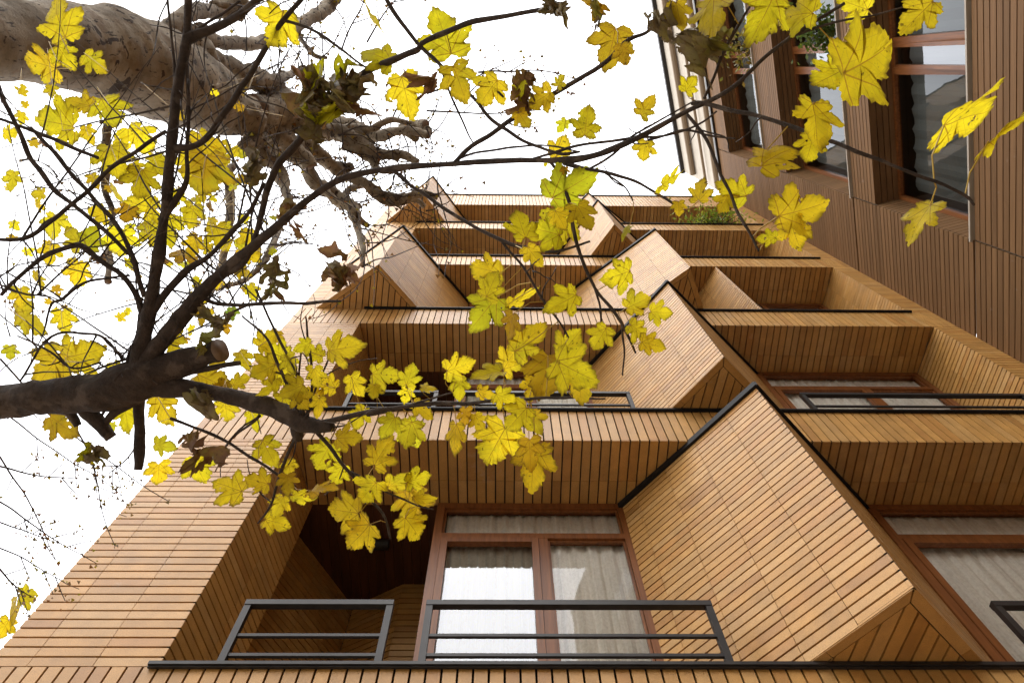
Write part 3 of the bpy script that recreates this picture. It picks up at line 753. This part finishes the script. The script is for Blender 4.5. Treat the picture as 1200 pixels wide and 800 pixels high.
mt = thing('maple_tree', 'maple with dark limbs reaching in from the left and bright yellow autumn leaves', 'tree', tuple(at(-330, 500, 2.75).xy)+(0,))
base = Vector(mt.location)
hub = at(-200, 474, zm(0, 470))
tk = MB()
tk.tube([Vector((base.x, base.y, z)) + Vector((0.03*math.sin(z*2), 0.03*math.cos(z*1.7), 0)) for z in (0, 0.5, 1.1, 1.7, 2.3, 2.9, hub.z+0.5, hub.z+1.2)], [0.24, 0.19, 0.17, 0.165, 0.16, 0.155, 0.15, 0.13], 14, 0, 0.1)
tk.build('trunk', BARK, mt, True)
LIMBS = [   # (points, wobble)
 ('limb', [[(-330, 482, 27), (-100, 476, 23), (-30, 471, 21), (50, 467, 20), (110, 460, 22), (160, 444, 25), (195, 429, 17), (230, 418, 13.5), (258, 410, 13)],
           [(92, 462, 13), (100, 478, 10), (115, 494, 8.5), (131, 513, 7)], [(80, 480, 6), (92, 500, 4)],
           [(163, 440, 7, 0.1), (163, 490, 7, 0.08), (164, 520, 6.5, 0.05), (162, 550, 5.5, 0.0)],
           [(118, 505, 3), (140, 480, 5), (190, 455, 5), (225, 435, 4), (280, 425, 3)], [(118, 490, 1.6), (140, 455, 1.6), (165, 425, 1.5), (185, 395, 1.3)]]),
 ('limb', [[(160, 442, 20), (195, 452, 13), (235, 458, 10), (280, 467, 10), (320, 478, 10), (345, 490, 11), (360, 497, 9), (390, 501, 6)], [(347, 492, 9), (347, 505, 8), (349, 517, 5)],
           [(370, 497, 4), (410, 488, 3.2), (460, 478, 2.6), (520, 473, 2.4), (580, 470, 2.2), (620, 467, 1.8), (680, 466, 1.4), (710, 467, 1.0)],
           [(430, 487, 2), (470, 478, 1.6), (505, 468, 1.2), (530, 460, 0.9)],
           [(352, 490, 2), (340, 460, 2), (325, 425, 1.7), (310, 395, 1.4), (285, 370, 1.2)], [(356, 490, 2), (348, 440, 1.8), (322, 390, 1.5), (300, 340, 1.2)],
           [(360, 488, 2), (366, 450, 1.7), (362, 405, 1.4), (358, 370, 1.0)], [(358, 490, 1.8), (370, 455, 1.5), (386, 418, 1.0)], [(354, 488, 1.5), (350, 440, 1.2), (355, 400, 1)],
           [(362, 458, 1.4), (335, 440, 1.2), (292, 428, 1)],
           [(372, 505, 2.4), (395, 535, 2.2), (420, 568, 2.0), (447, 600, 1.5), (458, 632, 1.2)], [(408, 552, 1.5), (450, 575, 1.3), (490, 592, 1.0), (508, 597, 0.8)],
           [(345, 515, 2), (330, 552, 1.8), (318, 588, 1.4), (302, 614, 1.0)], [(200, 490, 2), (260, 515, 1.8), (320, 552, 1.6), (345, 570, 1.2)],
           [(305, 486, 1.6), (290, 500, 1.6), (270, 515, 1.5), (257, 535, 1.2)]]),
 ('limb', [[(162, 445, 16), (166, 410, 11), (174, 370, 8), (181, 330, 6.8), (188, 285, 6.3), (195, 235, 6), (199, 190, 6), (205, 130, 5.6), (212, 80, 5.4), (219, 40, 5), (221, -20, 4)],
           [(219, 48, 7), (240, 38, 5.5), (265, 25, 5), (285, 14, 4.5), (310, -8, 4)], [(188, 260, 5), (205, 235, 4), (216, 215, 3.2), (219, 180, 2.6), (222, 120, 2), (218, 70, 1.8)],
           [(205, 175, 5), (225, 172, 4), (245, 158, 3.8), (268, 125, 3.6), (295, 87, 3.4), (318, 45, 3.2), (335, 22, 3), (362, -10, 2.5)],
           [(333, 25, 2), (360, 32, 1.8), (395, 55, 1.6), (432, 82, 1.2)],
           [(170, 385, 5), (182, 360, 4.5), (215, 322, 4), (250, 296, 3.2), (290, 250, 2.5), (310, 215, 2)],
           [(228, 40, 2), (245, 25, 1.7), (281, 2, 1.4)], [(205, 110, 2), (203, 60, 1.7), (195, -5, 1.4)],
           [(170, 375, 4), (150, 330, 3.4), (125, 310, 3.2), (100, 291, 3.2), (82, 288, 3), (45, 305, 2.6), (15, 330, 2.2), (0, 347, 2)],
           [(168, 348, 3.2), (155, 300, 3), (135, 262, 2.8), (100, 222, 2.6), (65, 180, 2.4), (35, 150, 2)],
           [(150, 297, 2.6), (105, 255, 2.6), (62, 222, 3), (40, 190, 3), (20, 150, 2.8), (-5, 92, 2.4)],
           [(195, 155, 2), (157, 178, 2.4), (125, 202, 2.4), (100, 227, 2.6), (62, 257, 2.6), (32, 279, 2.4), (-5, 281, 2)],
           [(115, 186, 2), (80, 170, 2.2), (40, 155, 2.2), (-5, 138, 2)],
           [(152, 323, 1.6), (105, 330, 1.8), (72, 350, 1.8), (60, 355, 1.4), (55, 375, 1.2)], [(165, 350, 1.6), (160, 390, 1.6), (150, 420, 1.6)],
           [(145, 420, 1.6), (125, 400, 1.6), (105, 390, 1.6), (60, 395, 1.4), (25, 445, 1.2)],
           [(48, 345, 1.4), (30, 345, 1.2), (0, 335, 1)], [(120, 425, 1.4), (85, 430, 1.2), (60, 412, 1.2), (20, 395, 1)]]),
 ('limb', [[(160, 440, 16), (185, 405, 11), (210, 375, 9.5), (240, 340, 8.3), (265, 315, 7), (290, 295, 6.4), (325, 265, 5), (360, 235, 4.4), (400, 210, 4.0), (455, 198, 3.5), (530, 192, 3.4), (600, 188, 3.2), (680, 186, 3.6), (740, 165, 3.2), (800, 133, 3), (855, 105, 2.6), (900, 64, 2.4), (940, 35, 2.2), (990, 4, 1.8)],
           [(255, 325, 4), (285, 308, 3.5), (300, 275, 3.2), (320, 205, 4), (350, 165, 4.4), (375, 135, 4.4), (410, 102, 4.2), (437, 80, 4), (487, 61, 3.6), (500, 47, 3.2), (550, 27, 3), (600, 17, 2.6), (641, 9, 2.4)],
           [(235, 345, 3), (255, 356, 2.6), (300, 357, 2.2), (350, 355, 2), (400, 352, 1.5)],
           [(532, 192, 3.6), (540, 184, 3), (570, 160, 2.8), (600, 140, 2.8), (647, 112, 2.8), (705, 75, 2.8), (737, 47, 2.4), (760, 35, 2), (800, 5, 1.6)],
           [(448, -10, 2.6), (470, 25, 2.4), (500, 60, 2.4), (550, 110, 2.2), (582, 145, 2.2), (620, 168, 2), (655, 180, 1.8), (680, 178, 1.4)],
           [(517, 80, 1.8), (545, 85, 1.8), (570, 97, 1.6), (590, 114, 1.2)], [(514, 75, 1.5), (530, 115, 1.2), (545, 150, 1.0), (558, 172, 0.8)],
           [(537, 187, 1.6), (560, 180, 1.4), (600, 173, 1.4), (640, 171, 1.2), (678, 178, 0.9)], [(625, 186, 1.8), (675, 172, 1.8), (737, 162, 1.6), (800, 155, 1.3), (840, 130, 1)],
           [(642, 187, 2.2), (650, 197, 2), (657, 207, 2), (667, 237, 2.2), (671, 262, 2.2), (675, 287, 2.2), (685, 312, 2), (700, 340, 2), (720, 365, 2), (733, 385, 1.8), (744, 415, 1.2)],
           [(697, 335, 1.3), (703, 355, 1.2), (704, 380, 1)], [(730, 380, 1.3), (731, 410, 1.2), (730, 440, 1)],
           [(460, 199, 2), (480, 218, 2), (500, 230, 2.2), (545, 260, 2.2), (587, 280, 2.2), (612, 290, 2), (650, 294, 1.7), (690, 282, 1.2)],
           [(587, 280, 1.6), (612, 313, 1.5), (635, 348, 1.5), (655, 376, 1.3), (666, 396, 1)], [(613, 290, 1.2), (622, 308, 1), (625, 325, 0.8)],
           [(660, 190, 2.4), (695, 199, 2.2), (725, 207, 2), (750, 215, 1.8), (780, 232, 1.6), (800, 245, 1.4)], [(705, 201, 1.2), (730, 218, 1.1), (742, 236, 0.9)],
           [(690, 198, 1.6), (720, 180, 1.4), (740, 160, 1.3), (775, 140, 1.2), (815, 118, 1)],
           [(806, 135, 2), (825, 160, 2), (840, 190, 2), (852, 220, 2), (862, 244, 1.9), (876, 270, 1.6), (890, 294, 1.2)],
           [(810, 122, 2.4), (825, 121, 2.6), (860, 130, 2.5), (892, 137, 2.5), (940, 153, 2.4), (982, 169, 2.3), (1057, 199, 2.1), (1125, 225, 1.8), (1142, 240, 1.4)],
           [(825, 116, 1.8), (835, 92, 1.8), (844, 71, 1.8), (862, 36, 1.8), (884, -4, 1.6)], [(760, 164, 1.4), (800, 154, 1.4), (830, 158, 1.2), (862, 163, 1)], [(820, 152, 1), (850, 160, 0.9), (855, 175, 0.8)],
           [(905, 62, 1.6), (930, 42, 1.6), (960, 32, 1.5), (1010, 20, 1.3), (1060, 8, 1)]]),
]
# leaves: x, y, width in px, direction of the tip in degrees (0 right, 90 down), tint
LV = '''70 26 66 -110 y;75 64 40 60 y;52 77 52 200 y;109 72 34 40 y;60 105 20 90 y;72 146 52 190 y;125 128 44 60 y;95 122 36 200 y;160 160 50 50 y;132 184 48 70 y;240 172 62 60 y;222 192 42 100 y;102 155 26 80 y;25 137 18 90 y;160 198 26 60 y
326 29 58 110 y;432 15 52 60 y;445 67 48 200 y;475 107 58 80 y;522 45 64 -110 y;536 92 52 70 y;257 180 48 200 y;165 212 44 100 y;172 242 46 200 y;117 251 34 200 y;142 282 40 100 y;177 272 44 60 y;64 261 34 100 g;89 280 37 230 g;106 281 32 -60 g;104 305 30 80 g;91 319 38 100 y;59 295 28 100 y;44 326 30 60 y;25 347 30 90 y;15 210 28 100 g;226 249 32 100 y;240 200 62 100 o;257 275 38 60 y;292 280 32 80 y;217 299 36 20 o;227 287 26 100 y;197 265 42 80 y;237 367 32 90 o;32 374 48 30 y;75 374 34 80 y;295 340 24 60 y;272 366 18 90 G;150 364 11 90 y;294 300 26 30 y
62 427 56 120 y;92 415 52 -20 y;70 495 46 40 o;147 485 40 80 y;190 475 44 60 y;202 402 38 80 y;137 432 26 60 y;244 445 50 30 y;265 480 30 80 y;190 522 28 20 g;186 552 34 100 y;232 547 42 60 y;12 412 22 90 g;132 499 13 90 g;297 490 28 60 y;281 447 28 -30 y;270 571 48 195 y;313 526 40 60 y;304 564 34 200 y;339 545 24 90 y;337 564 28 80 o;328 590 32 120 y;321 611 35 20 y;354 581 38 10 y;375 573 36 -10 y;382 530 42 120 y;405 513 36 0 y;397 554 30 110 y;407 599 48 195 y;424 624 46 130 y;445 534 46 -60 y;434 573 36 130 y;464 564 36 -40 y;488 562 38 -20 y;480 588 52 90 o;482 616 42 60 y;494 584 32 10 y
533 511 48 100 y;584 517 60 125 y;625 540 62 90 y;621 528 44 90 o;480 505 38 100 g;397 409 44 -10 y;370 414 28 200 y;357 405 26 150 y;384 450 32 200 y;417 450 34 60 y;447 439 38 0 y;438 457 22 100 y;479 442 32 -70 y;477 461 22 100 y;500 454 22 10 y;492 478 32 40 y;423 487 32 120 y;457 497 36 120 g;481 504 40 60 g;535 431 40 -20 y;539 452 32 80 y;567 461 26 20 y;545 487 30 100 o;560 493 26 60 y;575 437 44 170 y;597 422 42 -60 y;590 465 32 30 y;609 487 44 130 y;627 491 32 60 o;639 435 64 100 o;669 431 60 30 y;680 446 46 90 y;616 401 54 -40 y;665 405 42 -50 y;624 454 36 100 y;571 362 58 130 g;575 336 42 -60 y;609 351 46 -30 y;599 378 36 100 o;663 352 48 150 y;704 394 38 120 y;744 356 38 -20 y;772 366 32 10 y;747 386 32 40 y;762 403 34 20 y;726 322 46 160 y;365 463 28 200 y;374 474 26 100 y;330 440 40 200 y;345 455 38 160 y;318 452 36 130 y;325 412 34 200 y;312 432 40 160 y;340 425 30 60 y;370 440 32 80 y;330 475 34 110 y;352 468 30 50 y
665 222 70 -25 g;658 262 60 120 y;682 250 40 60 y;612 267 44 -100 y;642 272 46 190 y;624 297 34 60 y;572 317 48 190 y;734 270 22 120 g;785 212 36 -25 y;662 200 13 90 o;575 105 44 120 y;610 107 26 -60 g;635 115 38 150 y;612 138 27 60 y;656 96 22 -60 g;687 147 40 -80 y;660 146 20 120 g;655 175 36 -60 y;717 50 58 110 o;730 62 32 80 o;756 127 32 -60 y;755 175 32 100 y;795 15 42 80 y;836 11 52 100 y;900 11 62 110 y;937 17 52 170 y;1005 7 42 200 y;1080 15 62 130 y;1012 72 88 -25 y;975 88 52 150 y;956 139 64 90 y;950 170 40 100 y;907 184 60 -25 y;934 247 72 -10 y;930 270 46 70 y;900 279 28 180 y;862 225 46 200 y;850 235 34 120 y;821 225 36 -80 y;808 101 26 -60 y;1126 140 70 -25 y;1174 154 66 -35 y;1080 255 62 120 y;795 242 20 90 y;15 715 52 110 y;32 697 28 0 y;5 735 36 120 y;640 190 12 90 y;655 255 30 60 y;285 420 30 60 y;310 400 34 -40 y;260 455 30 120 o;235 340 22 60 y;255 330 20 100 y;135 225 30 60 y;150 250 26 100 o;110 210 22 60 o;185 190 30 60 y;205 230 28 100 y'''
leaves = []
for row in LV.replace('\n', ';').split(';'):
    if row.strip():
        a = row.split(); leaves.append((float(a[0]), float(a[1]), float(a[2]), float(a[3]), a[4]))
for k in range(85):                # small leaves deeper in the left crown
    x, y = lr.uniform(5, 330), lr.uniform(95, 400)
    if lr.random() < 0.35: x, y = lr.uniform(150, 300), lr.uniform(180, 320)
    leaves.append((x, y, lr.uniform(9, 21), lr.uniform(0, 360), lr.choice('yyyogob')))
samples = []
limb_objs = []
for bi, (nm, lines) in enumerate(LIMBS):
    mb = MB()
    for li, ln in enumerate(lines):
        q = branch_mesh(mb, ln, seg=18 if ln[0][2] > 10 else 8, rough=0.26 if ln[0][2] > 10 else 0.22, cap=1 if (bi == 0 and li in (0, 1)) else None, wob=0 if ln[0][2] > 10 else 2.5, k=8 if ln[0][2] > 10 else 6)
        for (x, y, r, e) in q: samples.append((x, y, bi))
    # fine side twigs
    tr_ = random.Random(bi+40)
    own = [s for s in samples if s[2] == bi]
    for k in range((0, 16, 95, 70)[bi]):
        x, y, _ = tr_.choice(own)
        if x > 420 and tr_.random() < 0.8: continue
        an = tr_.uniform(0, 6.28); L_ = tr_.uniform(25, 95)*(0.5 if x > 420 else 1); tw = [(x, y, tr_.uniform(0.8, 1.5), 0)]
        for j in range(4):
            an += tr_.uniform(-0.45, 0.45); x += math.cos(an)*L_/4; y += math.sin(an)*L_/4
            tw.append((x, y, 0.9-0.12*j, tr_.uniform(-0.05, 0.05)*(j+1)))
        branch_mesh(mb, tw, seg=5, rough=0, k=3)
        if x < 360:
            for j in range(3): samples.append((tw[j+1][0], tw[j+1][1], bi))
    if bi >= 2:
        for k in range(30):
            x, y, _ = tr_.choice([q for q in own if q[0] < 330 and 60 < q[1] < 430])
            an = tr_.choice((-2.3, -1.9, -1.5, -1.1, -2.7, 2.8, -0.7))+tr_.uniform(-0.25, 0.25); L_ = tr_.uniform(110, 300); bend = tr_.uniform(-0.05, 0.05)
            tw = [(x, y, tr_.uniform(0.8, 1.5), 0)]
            for j in range(6):
                an += bend+tr_.uniform(-0.07, 0.07); x += math.cos(an)*L_/6; y += math.sin(an)*L_/6; tw.append((x, y, tw[0][2]*(1-0.13*(j+1)), 0.06*(j+1)))
            if x > 430: continue
            branch_mesh(mb, tw, seg=5, rough=0, k=4, wob=1)
            for q in tw[2:]: samples.append((q[0], q[1], bi))
    limb_objs.append(mb.build(nm, [BARK, CUT], mt, True))
leafmb = [MB() for _ in LIMBS]
for (x, y, s_, ang, t) in leaves:
    best = min(samples, key=lambda q: (q[0]-x)**2+(q[1]-y)**2 + (0 if q[2] else 3000))
    bi = best[2]; z = zm(x, y)+lr.uniform(-0.16, 0.16)
    if x < 300: z += 0.3
    if s_ < 22 and x < 350: z += lr.uniform(0.2, 0.9)
    a = math.radians(ang+lr.uniform(-8, 8)); ln = s_*0.83
    bx, by = x-math.cos(a)*ln*0.36, y-math.sin(a)*ln*0.36
    p = at(bx, by, z); d = -ray(x, y).normalized()
    tip = (at(bx+math.cos(a)*ln, by+math.sin(a)*ln, z+lr.uniform(-0.045, 0.045)*s_/45)-p)
    tilt = Vector((lr.gauss(0, 0.38), lr.gauss(0, 0.38), lr.gauss(0, 0.38)))
    c_ = Vector(TINT[t]); c_ = c_*lr.uniform(0.72, 1.12); c_.y *= lr.uniform(0.88, 1.10); 
    narrow = {(1126, 140), (734, 270), (785, 212), (1174, 154), (1080, 255)}
    if (int(x), int(y)) in narrow: tilt = (w_dir(Vector((-math.sin(a), math.cos(a), 0))))*(0.9 if int(x) == 1126 else 2.0)
    add_leaf(leafmb[bi], p, tip, d+tilt, tip.length, tuple(c_), lr, crumple=0.75 if t == 'b' else 0.0)
    dist = math.hypot(best[0]-bx, best[1]-by)
    if dist < 75:
        q2 = at(best[0], best[1], zm(best[0], best[1]))
    else:
        q2 = at(bx-math.cos(a)*24, by-math.sin(a)*24, z)
    mid = (p+q2)/2 - tip.normalized()*(q2-p).length*0.15
    leafmb[bi].tube([p, p*0.55+mid*0.45, mid, mid*0.4+q2*0.6, q2], [0.0008*s_/40+0.0005]*5, 5, 1); pad(leafmb[bi])
for bi, o in enumerate(limb_objs):
    if leafmb[bi].f: leafmb[bi].build('leaves', [LEAF, STEM], o)
# withered leaf bundles caught in the branches
dr = random.Random(21)
def wither(cx, cy, n_, spread, size, tints, parent, zoff=-0.05):
    mb = MB()
    for k in range(n_):
        x, y = cx+dr.gauss(0, spread), cy+dr.gauss(0, spread); z = zm(cx, cy)+zoff+dr.uniform(-0.05, 0.05)
        a = dr.uniform(0, 6.28); p = at(x, y, z); s_ = size*dr.uniform(0.7, 1.2)
        tip = at(x+math.cos(a)*s_, y+math.sin(a)*s_, z+dr.uniform(-0.03, 0.03))-p
        c_ = Vector(TINT[dr.choice(tints)])*dr.uniform(0.7, 1.3)
        add_leaf(mb, p, tip, -ray(x, y).normalized()+Vector((dr.gauss(0, .6), dr.gauss(0, .6), dr.gauss(0, .6))), tip.length, tuple(c_), dr, 0.6, 0.6, 0.9)
    mb.build('withered_leaves', DRY, parent)
wither(382, 112, 26, 17, 38, 'ddddgb', limb_objs[3]); wither(503, 98, 3, 5, 26, 'b', limb_objs[3]); wither(609, 108, 4, 4, 34, 'b', limb_objs[3])
wither(658, 10, 5, 4, 26, 'd', limb_objs[3]); wither(707, 18, 4, 5, 26, 'dbo', limb_objs[3]); wither(772, 30, 5, 6, 25, 'd', limb_objs[3])
wither(826, 46, 8, 7, 36, 'dddg', limb_objs[3]); wither(239, 530, 3, 3, 30, 'b', limb_objs[1]); wither(215, 510, 2, 3, 26, 'b', limb_objs[1])
wither(105, 522, 4, 5, 30, 'dg', limb_objs[0]); wither(245, 395, 5, 8, 24, 'd', limb_objs[3]); wither(240, 470, 3, 5, 24, 'd', limb_objs[1])
wither(400, 325, 8, 9, 26, 'bdd', limb_objs[3], 1.3); wither(300, 205, 5, 6, 26, 'd', limb_objs[3]); wither(320, 330, 5, 8, 24, 'bd', limb_objs[3], 0.8); wither(345, 250, 5, 8, 22, 'bd', limb_objs[3], 1.0)

# ------------------------------------------------------------------ the plane tree behind
KP = 2215.0
def zp(x, y): return KP/max(220.0, math.hypot(x-593, y-86))
pb = at(150, 65, zp(150, 65))
pt = thing('plane_tree', 'large plane tree with thick pale mottled trunk and knobbly pollarded branches at upper left', 'tree', (pb.x, pb.y, 0))
mb = MB()
zb_ = at(-80, 44, KP/673)
pts3 = [Vector((pb.x, pb.y, z)) for z in (0, 0.6, 1.6)]
tr_pts = [(-60, 40, 50), (0, 46, 46), (60, 52, 47), (120, 62, 52), (170, 80, 54), (205, 95, 50), (240, 112, 42)]
q = spline([(*p, 0) for p in tr_pts], 16)
P_ = pts3+[at(x, y, zp(x, y)) for x, y, r, e in q]; R_ = [0.32, 0.27, 0.25]+[r*zp(x, y)/F for x, y, r, e in q]
mb.tube(P_, R_, 40, 0, 0.09, None, 3.0)
mb.build('trunk', PBARK, pt, True)
PL = [[(180, 60, 26), (225, 60, 18), (262, 75, 15), (295, 95, 14), (325, 112, 12), (350, 125, 10)],
      [(215, 105, 36), (255, 122, 30), (290, 140, 26), (320, 160, 22), (345, 180, 16), (360, 200, 12)],
      [(290, 130, 24), (330, 132, 22), (365, 142, 20), (395, 155, 15), (430, 158, 9), (470, 156, 7), (503, 160, 5)],
      [(300, 100, 8), (330, 92, 6), (352, 80, 4), (372, 78, 2.5)], [(395, 160, 7), (425, 150, 5), (452, 140, 4), (480, 142, 3)], [(400, 172, 8), (430, 186, 6), (452, 200, 4.5), (470, 204, 3)], [(390, 155, 12), (415, 172, 10), (445, 182, 8), (485, 190, 6)], [(470, 158, 7), (490, 150, 7), (503, 148, 6)],
      [(330, 165, 16), (352, 190, 11), (375, 215, 9), (395, 228, 8), (420, 265, 6), (427, 290, 5), (426, 312, 3)],
      [(345, 172, 12), (385, 195, 9), (425, 212, 7), (460, 228, 6), (490, 229, 5), (515, 232, 3.5)],
      [(430, 214, 5), (455, 235, 4.5), (480, 236, 4), (497, 246, 3)], [(378, 216, 6), (410, 250, 5), (432, 265, 3)],
      [(190, 40, 14), (215, 20, 10), (245, 10, 9), (275, 5, 9), (290, 10, 7)], [(205, 48, 12), (250, 45, 10), (300, 50, 9), (335, 35, 9), (362, 20, 9), (390, 3, 9), (400, -10, 8)],
      [(300, 150, 12), (315, 180, 10), (330, 205, 9), (338, 235, 6)], [(350, 35, 3), (362, 60, 3), (380, 70, 2.4)], [(430, 212, 4), (410, 225, 4), (395, 245, 3)],
      [(245, 185, 8), (270, 215, 7), (260, 320, 5), (240, 350, 4)], [(330, 240, 5), (320, 290, 4), (290, 325, 4), (255, 340, 3)], [(120, 90, 8), (128, 130, 6), (125, 200, 5.5), (130, 260, 5), (128, 330, 4)]]
pr = random.Random(9)
psamp = []
mb = MB()
for ln in PL:
    w_ = [(x+pr.uniform(-2, 2), y+pr.uniform(-2, 2), r*pr.uniform(0.72, 1.0), pr.uniform(-0.25, 0.25)) for x, y, r in ln]
    q = branch_mesh(mb, w_, zp, 14, 0.30, k=12, cap=1, wob=9)
    psamp += [(x, y) for x, y, r, e in q if x > 210]
    for k in range(2):       # knobs
        x, y, r, e = pr.choice(q); z = zp(x, y)+e; an = pr.uniform(0, 6.28)
        branch_mesh(mb, [(x, y, r*0.9, e), (x+math.cos(an)*r*1.5, y+math.sin(an)*r*1.5, r*0.8, e), (x+math.cos(an)*r*2.4, y+math.sin(an)*r*2.4, r*0.45, e)], zp, 10, 0.5, k=4)
mb.build('branches', [PBARK, CUT], pt, True)
mb = MB()
ends = []
for k in range(330):
    if k < 240: x, y = pr.choice(psamp)
    else: x, y = pr.uniform(0, 330), pr.uniform(120, 400)
    an = pr.uniform(-2.2, 1.6); L_ = pr.uniform(30, 110); e0 = pr.uniform(-0.5, 0.6); tw = [(x, y, pr.uniform(0.7, 1.4), e0)]
    for j in range(5):
        an += pr.uniform(-0.5, 0.5); x += math.cos(an)*L_/5; y += math.sin(an)*L_/5; tw.append((x, y, 0.75-0.1*j, e0))
        ends.append((x+pr.uniform(-3, 3), y+pr.uniform(-3, 3), e0))
    branch_mesh(mb, tw, zp, 4, 0, k=3)
# hanging seed twigs low at the left edge and high in the sky
for (x, y, a, L_) in ((0, 420, 0.7, 260), (0, 480, 0.75, 190), (-10, 520, 0.85, 160), (-5, 585, 0.6, 140), (-5, 640, 0.5, 110), (-5, 660, 0.9, 60), (80, 480, 1.1, 170), (160, 520, 2.0, 60), (-5, 545, 0.2, 110), (-5, 610, 0.35, 80), (500, 110, -0.4, 120), (560, 85, 0.05, 130), (500, 130, 0.1, 150), (400, 60, -1.2, 120), (430, 50, -1.0, 100), (380, 100, -1.5, 140), (-5, 480, 0.05, 120)):
    tw = [(x, y, 1.2, 0)]
    for j in range(7):
        a += pr.uniform(-0.16, 0.16); x += math.cos(a)*L_/7; y += math.sin(a)*L_/7; tw.append((x, y, 1.1-0.11*j, 0))
        if j > 1:
            for _ in range(5): ends.append((x+pr.gauss(0, 3), y+pr.gauss(0, 3), 0))
    branch_mesh(mb, tw, zp, 4, 0, k=3)
    for j in (2, 4, 5):
        a2 = a+pr.choice((-0.8, 0.8)); X_, Y_, _, _ = tw[j]
        branch_mesh(mb, [(X_, Y_, 0.7, 0), (X_+math.cos(a2)*16, Y_+math.sin(a2)*16, 0.6, 0), (X_+math.cos(a2)*32, Y_+math.sin(a2)*30, 0.4, 0)], zp, 4, 0, k=3)
        for _ in range(7): ends.append((X_+math.cos(a2)*30+pr.gauss(0, 5), Y_+math.sin(a2)*28+pr.gauss(0, 5), 0))
mb.build('twigs', BARK, pt)
mb = MB()
for (x, y, e) in ends:
    if pr.random() < 0.35: continue
    z = zp(x, y)+e; r = pr.uniform(1.0, 3.0); p = at(x, y, z); an = pr.uniform(0, 6.28)
    c_ = tuple(Vector(pr.choice(((0.28, 0.11, 0.04), (0.2, 0.09, 0.035), (0.40, 0.30, 0.02), (0.12, 0.07, 0.04))))*pr.uniform(0.7, 1.2))
    A_ = at(x+math.cos(an)*r*1.5, y+math.sin(an)*r*1.5, z+pr.uniform(-.02, .02)); B_ = at(x-math.sin(an)*r, y+math.cos(an)*r, z); D_ = at(x+math.sin(an)*r, y-math.cos(an)*r, z+0.01)
    mb.face([p, B_, A_, D_], 0, c_)
mb.ring = [0.0]*len(mb.v); mb.uv = [(0.0, 0.5)]*len(mb.v)
o = mb.build('seeds', DRY, pt); o['kind'] = 'stuff'

# ------------------------------------------------------------------ plants on the buildings
def shrub(name, label, cat, c, rad, n_, size, tints, droop=0.0, seed=0):
    r = random.Random(seed); t = thing(name, label, cat, tuple(c))
    mb = MB(); st_ = MB(); c = Vector(c)
    for k in range(n_):
        d = Vector((r.gauss(0, 1), r.gauss(0, 0.8), abs(r.gauss(0, 0.9)) if not droop else -abs(r.gauss(0, droop)))); d = Vector((d.x*rad, d.y*rad*0.8, d.z*rad))*0.6
        p = c+d; tp = Vector((r.gauss(0, 1), r.gauss(0, 1), r.gauss(0.4 if not droop else -1.2, 0.8))).normalized()*size*r.uniform(0.6, 1.3)
        sd_ = tp.cross(Vector((r.gauss(0, 1), r.gauss(0, 1), r.gauss(0, 1)))).normalized()*tp.length*0.22
        col = tuple(Vector(r.choice(tints))*r.uniform(0.7, 1.3))
        mb.face([p, p+tp*0.5+sd_, p+tp, p+tp*0.5-sd_], 0, col)
        if k % 6 == 0: st_.tube([c, c+(p-c)*0.5+Vector((0, 0, 0.04)), p], [0.008, 0.005, 0.003], 5)
    mb.ring = [0.0]*len(mb.v); mb.uv = [(0.0, 0.5)]*len(mb.v)
    mb.build('foliage', GREEN, t); st_.build('stems', BARK, t)
    return t
p = onY(822, 258, YF+0.15)
shrub('balcony_shrub', 'small yellow-green shrub growing on the topmost right ledge of the brick building', 'plant', (p.x, YF+0.12, LED[4]+0.03), 0.62, 1300, 0.10, [(0.20, 0.30, 0.03), (0.38, 0.40, 0.05), (0.14, 0.24, 0.03)], seed=1)
a, z = onB(948, 40); q = BW(a, z, 0.2)
shrub('hanging_plant', 'dark green trailing plant hanging in the middle window opening of the timber building', 'plant', (q.x, q.y, q.z), 0.45, 500, 0.14, [(0.05, 0.10, 0.02), (0.08, 0.14, 0.03)], 0.8, seed=2)
a, z = onB(868, 60); q = BW(a, z, 0.2)
shrub('hanging_plant', 'yellowing trailing plant in the uppermost window opening of the timber building', 'plant', (q.x, q.y, q.z), 0.6, 500, 0.14, [(0.22, 0.18, 0.03), (0.14, 0.14, 0.03), (0.25, 0.15, 0.04)], 0.8, seed=3)
